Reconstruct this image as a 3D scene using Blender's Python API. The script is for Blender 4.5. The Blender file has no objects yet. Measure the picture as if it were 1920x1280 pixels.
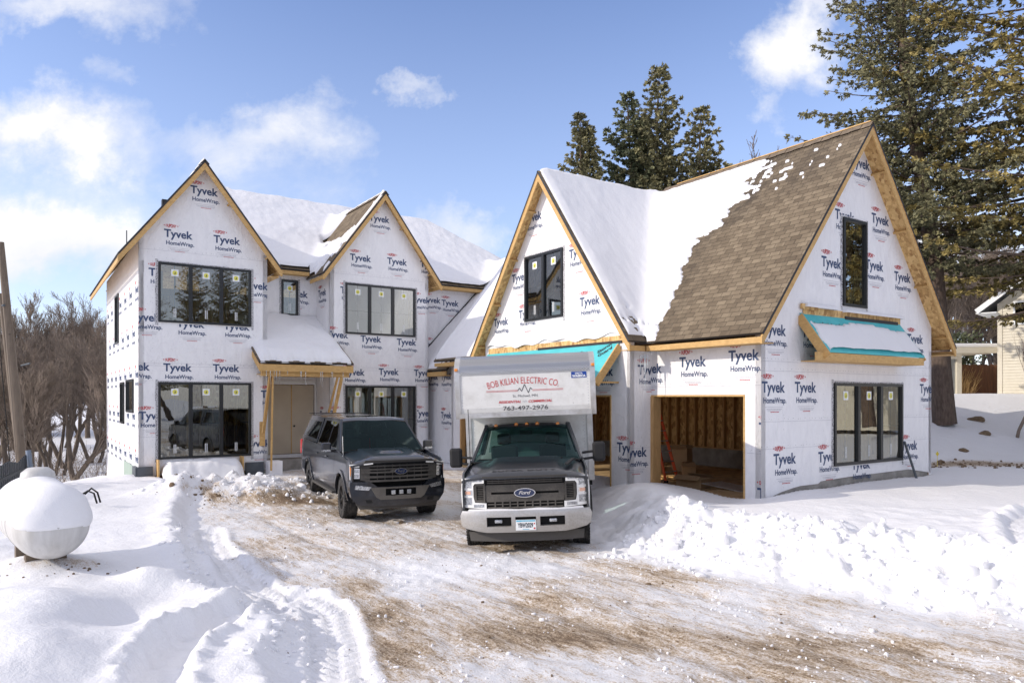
import bpy, bmesh, math, random
import numpy as np
from mathutils import Vector, Matrix
SC = bpy.context.scene
COL = SC.collection
R = math.radians
# ------------------------------------------------------------------ camera, light, exposure
EYE = 2.4
FOC = 1341.0
cam = bpy.data.objects.new("camera", bpy.data.cameras.new("camera"))
COL.objects.link(cam)
cam.location = (0, 0, EYE)
cam.rotation_euler = (R(90), 0, 0)
cam.data.sensor_width = 36
cam.data.lens = 36 * FOC / 1920
cam.data.shift_y = 105 / 1920
cam.data.clip_end = 3000
SC.camera = cam
SUN_DIR = Vector((-0.95, -0.312, 0.0)).normalized() * math.cos(R(26)) + Vector((0, 0, math.sin(R(26))))
sun = bpy.data.objects.new("sun", bpy.data.lights.new("sun", 'SUN'))
COL.objects.link(sun)
sun.data.energy = 2.95
sun.data.angle = R(0.53)
sun.data.color = (1.0, 0.91, 0.79)
sun.rotation_euler = SUN_DIR.to_track_quat('Z', 'Y').to_euler()
SC.view_settings.view_transform = 'Standard'
SC.view_settings.look = 'None'
SC.view_settings.exposure = 0.11
SC.view_settings.gamma = 1

# ------------------------------------------------------------------ node helpers
def nmath(nt, op, a, b=None, c=None):
    n = nt.nodes.new('ShaderNodeMath'); n.operation = op
    for i, v in enumerate((a, b, c)):
        if v is None: continue
        if isinstance(v, (int, float)): n.inputs[i].default_value = v
        else: nt.links.new(v, n.inputs[i])
    return n.outputs[0]
def nnoise(nt, vec, scale, detail=4, rough=0.55, dist=0.0):
    n = nt.nodes.new('ShaderNodeTexNoise')
    n.inputs['Scale'].default_value = scale; n.inputs['Detail'].default_value = detail
    n.inputs['Roughness'].default_value = rough; n.inputs['Distortion'].default_value = dist
    if vec is not None: nt.links.new(vec, n.inputs['Vector'])
    return n.outputs['Fac']
def nramp(nt, fac, stops):
    n = nt.nodes.new('ShaderNodeValToRGB')
    el = n.color_ramp.elements
    while len(el) < len(stops): el.new(0.5)
    for e, (p, c) in zip(el, stops):
        e.position = p; e.color = (c, c, c, 1) if isinstance(c, (int, float)) else (*c, 1)
    nt.links.new(fac, n.inputs[0])
    return n.outputs[0]
def nmix(nt, fac, a, b, blend='MIX'):
    n = nt.nodes.new('ShaderNodeMix'); n.data_type = 'RGBA'; n.blend_type = blend
    for s, v in (('A', a), ('B', b)):
        i = [k for k in n.inputs if k.name == s and k.type == 'RGBA'][0]
        if isinstance(v, tuple): i.default_value = (*v, 1)
        else: nt.links.new(v, i)
    if isinstance(fac, (int, float)): n.inputs[0].default_value = fac
    else: nt.links.new(fac, n.inputs[0])
    return [o for o in n.outputs if o.type == 'RGBA'][0]
def nbump(nt, h, strength=0.3, dist=0.02, normal=None):
    n = nt.nodes.new('ShaderNodeBump'); n.inputs['Strength'].default_value = strength
    n.inputs['Distance'].default_value = dist
    nt.links.new(h, n.inputs['Height'])
    if normal is not None: nt.links.new(normal, n.inputs['Normal'])
    return n.outputs[0]
def nmap(nt, vec, scale=(1, 1, 1), rot=(0, 0, 0), loc=(0, 0, 0)):
    n = nt.nodes.new('ShaderNodeMapping')
    n.inputs['Scale'].default_value = scale; n.inputs['Rotation'].default_value = rot; n.inputs['Location'].default_value = loc
    nt.links.new(vec, n.inputs['Vector']); return n.outputs[0]
def nattr(nt, name):
    n = nt.nodes.new('ShaderNodeAttribute'); n.attribute_name = name; return n

# ------------------------------------------------------------------ sky
world = bpy.data.worlds.new("World"); SC.world = world; world.use_nodes = True
nt = world.node_tree
bg = nt.nodes['Background']
sky = nt.nodes.new('ShaderNodeTexSky'); sky.sky_type = 'NISHITA'; sky.sun_disc = False
sky.sun_elevation = R(26)
sky.sun_rotation = math.atan2(SUN_DIR.x, SUN_DIR.y)
sky.air_density = 1.0; sky.dust_density = 0.4; sky.ozone_density = 2.5
tc = nt.nodes.new('ShaderNodeTexCoord')
gen = tc.outputs['Generated']
sep = nt.nodes.new('ShaderNodeSeparateXYZ'); nt.links.new(gen, sep.inputs[0])
yy = nmath(nt, 'MAXIMUM', nmath(nt, 'ABSOLUTE', sep.outputs[1]), 0.15)
gx0 = nmath(nt, 'DIVIDE', sep.outputs[0], yy); gz0 = nmath(nt, 'DIVIDE', sep.outputs[2], yy)
cb0 = nt.nodes.new('ShaderNodeCombineXYZ'); nt.links.new(gx0, cb0.inputs[0]); nt.links.new(gz0, cb0.inputs[1])
def warp(off, sc, amt): return nmath(nt, 'MULTIPLY', nmath(nt, 'SUBTRACT', nnoise(nt, nmap(nt, cb0.outputs[0], loc=(off, 2 * off, 0)), sc, 7, .62), .5), amt)
gx = nmath(nt, 'ADD', gx0, nmath(nt, 'ADD', warp(1, 3.5, .42), warp(4, 11, .12))); gz = nmath(nt, 'ADD', gz0, nmath(nt, 'ADD', warp(7, 4.5, .26), warp(9, 12, .09)))
blobs = [(40, 465, 330, 80, 1.05), (80, 255, 150, 70, .95), (470, 270, 200, 80, .72), (130, 10, 230, 60, .8),
         (1480, 130, 85, 75, .72), (1560, 40, 60, 80, .6), (760, 172, 55, 34, .5), (905, 460, 90, 60, .6), (245, 130, 70, 40, .45),
         (1840, 480, 330, 150, .8), (600, 420, 260, 60, .35), (-500, 300, 400, 200, .9), (2500, 200, 400, 200, .8)]
tot = None
for (bx_, by_, rx, ry, a) in blobs:
    dx = nmath(nt, 'MULTIPLY', nmath(nt, 'SUBTRACT', gx, (bx_ - 960) / FOC), FOC / rx)
    dz = nmath(nt, 'MULTIPLY', nmath(nt, 'SUBTRACT', gz, (745 - by_) / FOC), FOC / ry)
    d2 = nmath(nt, 'ADD', nmath(nt, 'MULTIPLY', dx, dx), nmath(nt, 'MULTIPLY', dz, dz))
    g = nmath(nt, 'MULTIPLY', nmath(nt, 'EXPONENT', nmath(nt, 'MULTIPLY', d2, -1.0)), a)
    tot = g if tot is None else nmath(nt, 'ADD', tot, g)
comb = nt.nodes.new('ShaderNodeCombineXYZ'); nt.links.new(gx0, comb.inputs[0]); nt.links.new(gz0, comb.inputs[1])
n1 = nnoise(nt, nmap(nt, comb.outputs[0], (1, 1.5, 1)), 4.2, 9, 0.6, 0.3)
n2 = nnoise(nt, nmap(nt, comb.outputs[0], (1, 1.3, 1), loc=(3, 1, 0)), 13, 6, 0.6, 0.2)
nn = nmath(nt, 'ADD', nmath(nt, 'MULTIPLY', nmath(nt, 'SUBTRACT', n1, 0.5), 2.6), nmath(nt, 'MULTIPLY', nmath(nt, 'SUBTRACT', n2, 0.5), 0.6))
cm = nmath(nt, 'ADD', tot, nmath(nt, 'MULTIPLY', nn, nmath(nt, 'ADD', nmath(nt, 'MULTIPLY', tot, 0.7), 0.12)))
cmask = nramp(nt, cm, [(0.22, 0.0), (0.95, 1.0)])
shade = nramp(nt, nmath(nt, 'ADD', nmath(nt, 'MULTIPLY', n1, 0.9), nmath(nt, 'MULTIPLY', gz, 0.4)), [(0.3, (6.6, 6.7, 7.2)), (0.72, (8.9, 8.7, 8.5))])
tint = nmix(nt, 1.0, sky.outputs[0], (1.80, 1.62, 1.80), 'MULTIPLY')
# paler towards the horizon
hz = nramp(nt, sep.outputs[2], [(0.0, 0.42), (0.5, 0.0)])
tint = nmix(nt, hz, tint, (6.2, 7.2, 9.2))
# bright veil added out of view, overhead and behind, to lift and neutralise ambient light
fill_veil = nmath(nt, 'MAXIMUM', nramp(nt, sep.outputs[2], [(.50, 0.), (.75, .6)]), nramp(nt, nmath(nt, 'MULTIPLY', sep.outputs[1], -1.0), [(.0, 0.), (.4, .35)]))
skycol = nmix(nt, nmath(nt, 'MULTIPLY', cmask, 0.93), tint, shade)
skycol = nmix(nt, fill_veil, skycol, (9.7, 9.1, 8.9))
nt.links.new(skycol, bg.inputs['Color'])
bg.inputs['Strength'].default_value = 0.12

# ------------------------------------------------------------------ object helpers
def tag(o, label=None, cat=None, group=None, kind=None):
    if label: o['label'] = label
    if cat: o['category'] = cat
    if group: o['group'] = group
    if kind: o['kind'] = kind
    return o
def empty(name, loc=(0, 0, 0), rz=0.0, parent=None):
    o = bpy.data.objects.new(name, None); COL.objects.link(o)
    o.location = loc; o.rotation_euler = (0, 0, rz); o.parent = parent
    o.empty_display_size = 0.3
    return o
def link(name, me, mats=None, parent=None, smooth=None, bevel=None):
    o = bpy.data.objects.new(name, me); COL.objects.link(o); o.parent = parent
    if mats is not None:
        for m in (mats if isinstance(mats, (list, tuple)) else [mats]): me.materials.append(m)
    if smooth:
        me.polygons.foreach_set('use_smooth', [True] * len(me.polygons))
        if smooth < 180: me.set_sharp_from_angle(angle=R(smooth))
    if bevel:
        b = o.modifiers.new('bevel', 'BEVEL'); b.width = bevel; b.segments = 2; b.limit_method = 'ANGLE'; b.angle_limit = R(40)
    return o
class MB:
    def __init__(s): s.v = []; s.f = []; s.m = []; s.uv = []; s.cuts = []; s.vcuts = []
    def face(s, pts, m=0, uv=None):
        n = len(s.v); s.v += [tuple(p) for p in pts]; s.f.append(tuple(range(n, n + len(pts)))); s.m.append(m)
        s.uv.append(uv if uv else [(0, 0)] * len(pts)); return s
    def mesh(s, verts, faces, m=0):
        s.cuts.append(len(s.f)); s.vcuts.append(len(s.v)); n = len(s.v); s.v += [tuple(p) for p in verts]
        for f in faces: s.f.append(tuple(i + n for i in f)); s.m.append(m); s.uv.append([(0, 0)] * len(f))
        return s
    def box(s, c, d, m=0, rot=None):
        x, y, z = d[0] / 2, d[1] / 2, d[2] / 2
        P = [Vector((i * x, j * y, k * z)) for i in (-1, 1) for j in (-1, 1) for k in (-1, 1)]
        if rot is not None: P = [rot @ p for p in P]
        P = [p + Vector(c) for p in P]
        return s.mesh(P, [(0, 1, 3, 2), (4, 6, 7, 5), (0, 4, 5, 1), (2, 3, 7, 6), (0, 2, 6, 4), (1, 5, 7, 3)], m)
    def bx(s, x0, x1, y0, y1, z0, z1, m=0):
        return s.box(((x0 + x1) / 2, (y0 + y1) / 2, (z0 + z1) / 2), (abs(x1 - x0), abs(y1 - y0), abs(z1 - z0)), m)
    def beam(s, a, b, w, h, m=0, up=(0, 0, 1)):
        a = Vector(a); b = Vector(b); d = (b - a).normalized(); up = Vector(up)
        sx = d.cross(up)
        if sx.length < 1e-4: sx = d.cross(Vector((1, 0, 0)))
        sx.normalize(); sz = sx.cross(d).normalized()
        P = [p + sx * (i * w / 2) + sz * (k * h / 2) for p in (a, b) for i in (-1, 1) for k in (-1, 1)]
        return s.mesh(P, [(0, 1, 3, 2), (4, 6, 7, 5), (0, 4, 5, 1), (2, 3, 7, 6), (0, 2, 6, 4), (1, 5, 7, 3)], m)
    def tube(s, pts, rads, n=8, m=0, caps=True):
        pts = [Vector(p) for p in pts]
        if isinstance(rads, (int, float)): rads = [rads] * len(pts)
        rings = []; prev = None
        for i, p in enumerate(pts):
            d = (pts[min(i + 1, len(pts) - 1)] - pts[max(i - 1, 0)]).normalized()
            if prev is None:
                a = d.cross(Vector((0, 0, 1)) if abs(d.z) < .9 else Vector((1, 0, 0))).normalized()
            else:
                a = (prev - d * prev.dot(d)).normalized()
            prev = a; b = d.cross(a)
            rings.append([p + (a * math.cos(t) + b * math.sin(t)) * rads[i] for t in [2 * math.pi * k / n for k in range(n)]])
        V_ = [q for r in rings for q in r]
        F = [(i * n + k, i * n + (k + 1) % n, (i + 1) * n + (k + 1) % n, (i + 1) * n + k) for i in range(len(pts) - 1) for k in range(n)]
        if caps: F += [tuple(range(n))[::-1], tuple((len(pts) - 1) * n + k for k in range(n))]
        return s.mesh(V_, F, m)
    def lathe(s, prof, c=(0, 0, 0), axis='x', n=32, m=0):
        V_ = []
        for (r, h) in prof:
            for k in range(n):
                t = 2 * math.pi * k / n
                p = {'x': (h, r * math.cos(t), r * math.sin(t)), 'y': (r * math.cos(t), h, r * math.sin(t)), 'z': (r * math.cos(t), r * math.sin(t), h)}[axis]
                V_.append((p[0] + c[0], p[1] + c[1], p[2] + c[2]))
        F = [(i * n + k, i * n + (k + 1) % n, (i + 1) * n + (k + 1) % n, (i + 1) * n + k) for i in range(len(prof) - 1) for k in range(n)]
        return s.mesh(V_, F, m)
    def me(s, name, fix=True):
        me = bpy.data.meshes.new(name); me.from_pydata(s.v, [], s.f)
        me.polygons.foreach_set('material_index', s.m)
        uvl = me.uv_layers.new(name='UVMap')
        flat = [c for u in s.uv for p in u for c in p]
        uvl.data.foreach_set('uv', flat)
        if fix:
            bm = bmesh.new(); bm.from_mesh(me); bmesh.ops.recalc_face_normals(bm, faces=bm.faces); bm.to_mesh(me); bm.free()
        me.update(); return me
    def build(s, name, mats, parent=None, smooth=None, bevel=None, fix=True):
        return link(name, s.me(name, fix), mats, parent, smooth, bevel)
    def each(s, name, mats, parent=None, smooth=None, bevel=None):
        '''every separate shape becomes an object of its own'''
        out = []; cuts = s.cuts + [len(s.f)]; vc = s.vcuts + [len(s.v)]
        for i in range(len(s.cuts)):
            q = MB(); q.v = s.v[vc[i]:vc[i + 1]]; q.f = [tuple(k - vc[i] for k in f) for f in s.f[cuts[i]:cuts[i + 1]]]
            q.m = s.m[cuts[i]:cuts[i + 1]]; q.uv = s.uv[cuts[i]:cuts[i + 1]]
            out.append(q.build(name, mats, parent, smooth, bevel))
        return out

def panel(name, poly, holes, fmap, t=0.03, cx=None, cy=None, mats=None, parent=None, smooth=35, fmat=None):
    """flat outline in (a,b), holes cut out, thickened to depth t and bent by fmap(a,b,depth)"""
    bm = bmesh.new()
    vs = [bm.verts.new((p[0], p[1], 0)) for p in poly]
    bm.faces.new(vs)
    xs = set(); ys = set()
    for h in holes: xs |= {h[0], h[1]}; ys |= {h[2], h[3]}
    if cx: xs |= set(cx)
    if cy: ys |= set(cy)
    for x in xs:
        bmesh.ops.bisect_plane(bm, geom=bm.verts[:] + bm.edges[:] + bm.faces[:], plane_co=(x, 0, 0), plane_no=(1, 0, 0))
    for y in ys:
        bmesh.ops.bisect_plane(bm, geom=bm.verts[:] + bm.edges[:] + bm.faces[:], plane_co=(0, y, 0), plane_no=(0, 1, 0))
    dead = []
    for f in bm.faces:
        c = f.calc_center_median()
        if any(h[0] < c.x < h[1] and h[2] < c.y < h[3] for h in holes): dead.append(f)
    bmesh.ops.delete(bm, geom=dead, context='FACES')
    if t:
        r = bmesh.ops.extrude_face_region(bm, geom=bm.faces[:])
        for e in r['geom']:
            if isinstance(e, bmesh.types.BMVert): e.co.z = t
    bmesh.ops.remove_doubles(bm, verts=bm.verts, dist=1e-5)
    bmesh.ops.recalc_face_normals(bm, faces=bm.faces)
    if fmat:
        for f in bm.faces:
            f.material_index = fmat(f)
    for v in bm.verts: v.co = Vector(fmap(v.co.x, v.co.y, v.co.z))
    bmesh.ops.recalc_face_normals(bm, faces=bm.faces)
    me = bpy.data.meshes.new(name); bm.to_mesh(me); bm.free()
    return link(name, me, mats, parent, smooth)

_txt = {}
def text_data(s, bold=0.0, shear=0.0, space=1.0):
    """text -> (verts2d, faces) with width normalised to 1, baseline at 0; returns also cap height"""
    k = (s, bold, shear, space)
    if k in _txt: return _txt[k]
    cu = bpy.data.curves.new('lettering', 'FONT'); cu.body = s; cu.size = 1; cu.offset = bold; cu.shear = shear; cu.resolution_u = 3; cu.space_character = space
    o = bpy.data.objects.new('lettering', cu); COL.objects.link(o)
    dg = bpy.context.evaluated_depsgraph_get()
    me = bpy.data.meshes.new_from_object(o.evaluated_get(dg))
    V_ = np.array([v.co[:2] for v in me.vertices]); F = [tuple(p.vertices) for p in me.polygons]
    bpy.data.objects.remove(o); bpy.data.curves.remove(cu); bpy.data.meshes.remove(me)
    x0, x1 = V_[:, 0].min(), V_[:, 0].max()
    V_[:, 0] -= x0; V_ /= (x1 - x0)
    _txt[k] = (V_, F); return _txt[k]
class Print:
    """flat lettering gathered in wall coordinates (s,z)"""
    def __init__(s): s.v = []; s.f = []; s.m = []
    def text(s, t, x, z, w, m=0, h=None, bold=0.0, shear=0.0, warp=None, space=1.0):
        V_, F = text_data(t, bold, shear, space); V_ = V_.copy()
        if warp is not None: V_ = warp(V_)
        ref = text_data('H', bold)[0][:, 1].max() if False else None
        sc = w
        if h is None: sy = w
        else:
            cap = V_[:, 1].max(); sy = h / cap
        n = len(s.v)
        s.v += [(x + a * sc, z + b * sy) for a, b in V_]
        s.f += [tuple(i + n for i in f) for f in F]; s.m += [m] * len(F)
    def poly(s, pts, m=0):
        n = len(s.v); s.v += list(pts); s.f.append(tuple(range(n, n + len(pts)))); s.m.append(m)
    def rect(s, x0, x1, z0, z1, m=0): s.poly([(x0, z0), (x1, z0), (x1, z1), (x0, z1)], m)
    def build(s, name, fmap, mats, parent, clips=(), holes=()):
        me = bpy.data.meshes.new(name); me.from_pydata([(a, b, 0) for a, b in s.v], [], s.f)
        me.polygons.foreach_set('material_index', s.m)
        bm = bmesh.new(); bm.from_mesh(me)
        for (px, pz, nx, nz) in clips:   # keep the side the normal points away from
            bmesh.ops.bisect_plane(bm, geom=bm.verts[:] + bm.edges[:] + bm.faces[:], plane_co=(px, pz, 0), plane_no=(nx, nz, 0), clear_outer=True)
        for (a, b, c, d) in holes:
            for co, no in (((a, 0, 0), (1, 0, 0)), ((b, 0, 0), (1, 0, 0)), ((0, c, 0), (0, 1, 0)), ((0, d, 0), (0, 1, 0))):
                bmesh.ops.bisect_plane(bm, geom=bm.verts[:] + bm.edges[:] + bm.faces[:], plane_co=co, plane_no=no)
            dead = [f for f in bm.faces if a < f.calc_center_median().x < b and c < f.calc_center_median().y < d]
            bmesh.ops.delete(bm, geom=dead, context='FACES')
        for v in bm.verts: v.co = Vector(fmap(v.co.x, v.co.y))
        bm.to_mesh(me); bm.free()
        return link(name, me, mats, parent)

# ------------------------------------------------------------------ noise on arrays
def _h(ix, iy, seed):
    n = (ix.astype(np.int64) * 374761393 + iy.astype(np.int64) * 668265263 + seed * 1442695041) & 0x7fffffff
    n = ((n ^ (n >> 13)) * 1274126177) & 0x7fffffff
    n = ((n ^ (n >> 16)) * 1103515245 + 12345) & 0x7fffffff
    return (n ^ (n >> 15)) & 0x7fffffff
def perlin(x, y, seed=0):
    x = np.asarray(x, float); y = np.asarray(y, float)
    ix = np.floor(x); iy = np.floor(y); fx = x - ix; fy = y - iy
    u = fx * fx * fx * (fx * (fx * 6 - 15) + 10); v = fy * fy * fy * (fy * (fy * 6 - 15) + 10)
    def g(a, b):
        t = _h(ix + a, iy + b, seed) / 0x7fffffff * 2 * np.pi
        return np.cos(t) * (fx - a) + np.sin(t) * (fy - b)
    return ((g(0, 0) * (1 - u) + g(1, 0) * u) * (1 - v) + (g(0, 1) * (1 - u) + g(1, 1) * u) * v) * 1.4
def fbm(x, y, seed=0, o=4, g=0.5):
    s = 0; a = 1; t = 0
    for i in range(o): s = s + a * perlin(x * 2 ** i, y * 2 ** i, seed + i * 17); t += a; a *= g
    return s / t
def worley(x, y, seed=0):
    ix = np.floor(x); iy = np.floor(y); best = np.full(x.shape, 9.0)
    for a in (-1, 0, 1):
        for b in (-1, 0, 1):
            cx = ix + a; cy = iy + b
            px = cx + _h(cx, cy, seed) / 0x7fffffff; py = cy + _h(cx, cy, seed + 91) / 0x7fffffff
            best = np.minimum(best, (px - x) ** 2 + (py - y) ** 2)
    return np.sqrt(best)
def sstep(a, b, x):
    t = np.clip((x - a) / (b - a), 0, 1); return t * t * (3 - 2 * t)

# ------------------------------------------------------------------ materials
def mat(name, col=(0.5, 0.5, 0.5), rough=0.6, metal=0.0, spec=0.5, coat=0.0):
    m = bpy.data.materials.new(name); m.use_nodes = True
    b = m.node_tree.nodes['Principled BSDF']
    b.inputs['Base Color'].default_value = (*col, 1); b.inputs['Roughness'].default_value = rough
    b.inputs['Metallic'].default_value = metal; b.inputs['Specular IOR Level'].default_value = spec
    b.inputs['Coat Weight'].default_value = coat
    b.inputs['Coat Roughness'].default_value = 0.08
    return m
def bsdf(m): return m.node_tree.nodes['Principled BSDF']
def coords(m, kind='Object'):
    n = m.node_tree.nodes.new('ShaderNodeTexCoord'); return n.outputs[kind]
def varied(name, c1, c2, scale, rough=0.7, bump=0.2, bscale=None, dist=0.01, stretch=(1, 1, 1), metal=0.0, lo=.35, hi=.65, coat=0.0):
    m = mat(name, c1, rough, metal, coat=coat); nt = m.node_tree; v = nmap(nt, coords(m), stretch)
    f = nnoise(nt, v, scale, 6, 0.6)
    c = nmix(nt, nramp(nt, f, [(lo, 0.0), (hi, 1.0)]), c1, c2); nt.links.new(c, bsdf(m).inputs['Base Color'])
    if bump: nt.links.new(nbump(nt, nnoise(nt, v, bscale or scale * 3, 5), bump, dist), bsdf(m).inputs['Normal'])
    return m
M = {}
# house wrap
m = M['wrap'] = mat('house_wrap', (0.78, 0.79, 0.82), 0.55); nt = m.node_tree; v = coords(m)
big = nnoise(nt, v, 0.7, 4, .6); fine = nnoise(nt, nmap(nt, v, (1, 1, .35)), 5, 6, .65, .8)
wr = nnoise(nt, nmap(nt, v, (1, 1, .6), (0.4, 0.3, 0.2)), 1.7, 5, .55, .9)
spots = nnoise(nt, v, 26, 3, .5)
c = nmix(nt, nramp(nt, fine, [(.35, 0.), (.7, 1.)]), (0.87, 0.865, 0.87), (0.79, 0.785, 0.80))
c = nmix(nt, nramp(nt, spots, [(.68, 0.), (.74, .5)]), c, (0.38, 0.37, 0.36))
nt.links.new(c, bsdf(m).inputs['Base Color'])
ridge = nmath(nt, 'ABSOLUTE', nmath(nt, 'SUBTRACT', wr, 0.5))
b1 = nbump(nt, nramp(nt, ridge, [(0.0, 1.0), (0.06, 0.0)]), 0.5, 0.012)
b2 = nbump(nt, big, 0.5, 0.10, b1); b3 = nbump(nt, fine, 0.4, 0.02, b2)
nt.links.new(b3, bsdf(m).inputs['Normal'])
M['navy'] = mat('navy_print', (0.045, 0.075, 0.16), 0.6)
M['red'] = mat('red_print', (0.52, 0.035, 0.04), 0.6)
M['greyprint'] = mat('grey_print', (0.42, 0.42, 0.46), 0.6)
M['staple'] = mat('staple_marks', (0.2, 0.2, 0.21), 0.5)
# timber
def timber(name, c1, c2, s=(1, 1, 1)):
    m = mat(name, c1, 0.7); nt = m.node_tree; v = coords(m)
    w = nnoise(nt, nmap(nt, v, s), 3.0, 8, .6, .5); k = nnoise(nt, v, 1.3, 3)
    col = nmix(nt, nramp(nt, w, [(.3, 0.), (.7, 1.)]), c1, c2)
    kn = nnoise(nt, v, 9, 2); col = nmix(nt, nramp(nt, kn, [(.7, 0.), (.75, .7)]), col, (c2[0] * .35, c2[1] * .3, c2[2] * .3))
    col = nmix(nt, nramp(nt, k, [(.35, 0.), (.7, .35)]), col, c2)
    nt.links.new(col, bsdf(m).inputs['Base Color'])
    nt.links.new(nbump(nt, w, .2, .005), bsdf(m).inputs['Normal']); return m
M['wood'] = timber('new_lumber', (0.66, 0.43, 0.17), (0.47, 0.28, 0.10), (3, 3, 6))
M['stud'] = timber('stud_lumber', (0.62, 0.38, 0.17), (0.42, 0.25, 0.10), (6, 6, 1))
M['oldwood'] = timber('weathered_wood', (0.22, 0.17, 0.12), (0.12, 0.09, 0.065), (12, 12, .7))
# OSB
m = M['osb'] = mat('strand_board', (0.5, 0.3, 0.1), .75); nt = m.node_tree; v = coords(m)
vo = nt.nodes.new('ShaderNodeTexVoronoi'); vo.inputs['Scale'].default_value = 16; nt.links.new(nmap(nt, v, (1, 1, .45), (.5, .6, .2)), vo.inputs['Vector'])
sepc = nt.nodes.new('ShaderNodeSeparateColor'); nt.links.new(vo.outputs['Color'], sepc.inputs[0])
vf = nmath(nt, 'ADD', nmath(nt, 'MULTIPLY', sepc.outputs[0], .6), nmath(nt, 'MULTIPLY', nnoise(nt, v, 30, 3), .4))
nt.links.new(nramp(nt, vf, [(.15, (.33, .17, .06)), (.5, (.60, .38, .15)), (.85, (.76, .53, .24))]), bsdf(m).inputs['Base Color'])
nt.links.new(nbump(nt, vo.outputs['Distance'], .3, .004), bsdf(m).inputs['Normal'])
# shingles (uv in metres)
m = M['shingle'] = mat('asphalt_shingle', (0.25, 0.2, 0.15), .9, spec=.2); nt = m.node_tree; uv = coords(m, 'UV')
br = nt.nodes.new('ShaderNodeTexBrick'); nt.links.new(uv, br.inputs['Vector'])
br.offset = .37; br.offset_frequency = 2; br.inputs['Scale'].default_value = 1; br.inputs['Brick Width'].default_value = .25
br.inputs['Row Height'].default_value = .135; br.inputs['Mortar Size'].default_value = .006; br.inputs['Mortar Smooth'].default_value = .2
br.inputs['Color1'].default_value = (0, 0, 0, 1); br.inputs['Color2'].default_value = (1, 1, 1, 1); br.inputs['Mortar'].default_value = (.5, .5, .5, 1)
br2 = nt.nodes.new('ShaderNodeTexBrick'); nt.links.new(nmap(nt, uv, loc=(.11, 0, 0)), br2.inputs['Vector'])
br2.offset = .61; br2.offset_frequency = 3; br2.inputs['Scale'].default_value = 1; br2.inputs['Brick Width'].default_value = .14
br2.inputs['Row Height'].default_value = .135; br2.inputs['Mortar Size'].default_value = 0.0
br2.inputs['Color1'].default_value = (0, 0, 0, 1); br2.inputs['Color2'].default_value = (1, 1, 1, 1)
mixf = nmath(nt, 'ADD', nmath(nt, 'MULTIPLY', br.outputs['Color'], .55), nmath(nt, 'MULTIPLY', br2.outputs['Color'], .3))
mixf = nmath(nt, 'ADD', mixf, nmath(nt, 'MULTIPLY', nnoise(nt, uv, 45, 3), .3))
colr = nramp(nt, mixf, [(.15, (.115, .088, .060)), (.5, (.17, .132, .090)), (.95, (.24, .19, .13))])
colr = nmix(nt, nmath(nt, 'MULTIPLY', br.outputs['Fac'], .85), colr, (.045, .037, .028))
wet = nattr(nt, 'wet').outputs['Fac']
wetf = nmath(nt, 'MULTIPLY', wet, nramp(nt, nnoise(nt, uv, 3.5, 5, .6), [(.35, .2), (.6, 1.)]))
colr = nmix(nt, nmath(nt, 'MULTIPLY', wetf, .75), colr, (.05, .042, .035))
nt.links.new(colr, bsdf(m).inputs['Base Color'])
sv = nt.nodes.new('ShaderNodeSeparateXYZ'); nt.links.new(uv, sv.inputs[0])
saw = nmath(nt, 'SUBTRACT', 1.0, nmath(nt, 'FRACT', nmath(nt, 'DIVIDE', sv.outputs[1], .135)))
hh = nmath(nt, 'ADD', nmath(nt, 'MULTIPLY', saw, .8), nmath(nt, 'MULTIPLY', br2.outputs['Color'], .5))
hh = nmath(nt, 'SUBTRACT', hh, br.outputs['Fac'])
nt.links.new(nbump(nt, hh, .7, .012), bsdf(m).inputs['Normal'])
# snow
def snowmat(name, dirt=False):
    m = mat(name, (.83, .83, .845), .6, spec=.25); nt = m.node_tree; v = coords(m)
    bsdf(m).inputs['Subsurface Weight'].default_value = 0.0
    f1 = nnoise(nt, v, 5, 6, .6); f2 = nnoise(nt, v, 38, 5, .65); f3 = nnoise(nt, v, 140, 2, .5)
    nb = nbump(nt, f1, .5 if dirt else .10, .06 if dirt else .05); nb = nbump(nt, f2, .5 if dirt else .28, .014, nb); nb = nbump(nt, f3, .45, .005, nb)
    nt.links.new(nb, bsdf(m).inputs['Normal'])
    return m
M['snow'] = snowmat('roof_snow')
m = M['roofsnow'] = snowmat('wind_rippled_snow'); nt = m.node_tree
M['ground'] = m = snowmat('snowy_ground', True); nt = m.node_tree; v = coords(m)
dirt = nattr(nt, 'dirt').outputs['Fac']
vs_ = nmap(nt, v, (1, 1, 1), (0, 0, R(50))); vs_ = nmap(nt, vs_, (.28, 1.6, 1))
s1 = nnoise(nt, vs_, 4.2, 8, .68, .3); s2 = nnoise(nt, vs_, 13, 6, .65, .2); s3 = nnoise(nt, v, 38, 8, .8)
s4 = nnoise(nt, nmap(nt, vs_, (1.6, 1, 1)), 60, 5, .75)
sm = nmath(nt, 'ADD', nmath(nt, 'MULTIPLY', s1, .24), nmath(nt, 'ADD', nmath(nt, 'MULTIPLY', s2, .28), nmath(nt, 'ADD', nmath(nt, 'MULTIPLY', s3, .40), nmath(nt, 'MULTIPLY', s4, .34))))
th = nmath(nt, 'SUBTRACT', nmath(nt, 'ADD', sm, nmath(nt, 'MULTIPLY', dirt, .25)), .735)
tan_f = nramp(nt, nmath(nt, 'MULTIPLY', th, 9), [(.0, 0.), (.7, 1.)])
brn_f = nramp(nt, nmath(nt, 'MULTIPLY', nmath(nt, 'SUBTRACT', th, .075), 11), [(.0, 0.), (.8, 1.)])
stain = nramp(nt, nmath(nt, 'ADD', dirt, nmath(nt, 'MULTIPLY', nmath(nt, 'SUBTRACT', s1, .5), 1.2)), [(.25, 0.), (1.1, .6)])
c = nmix(nt, stain, (.83, .83, .845), (.66, .575, .48))
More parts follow.
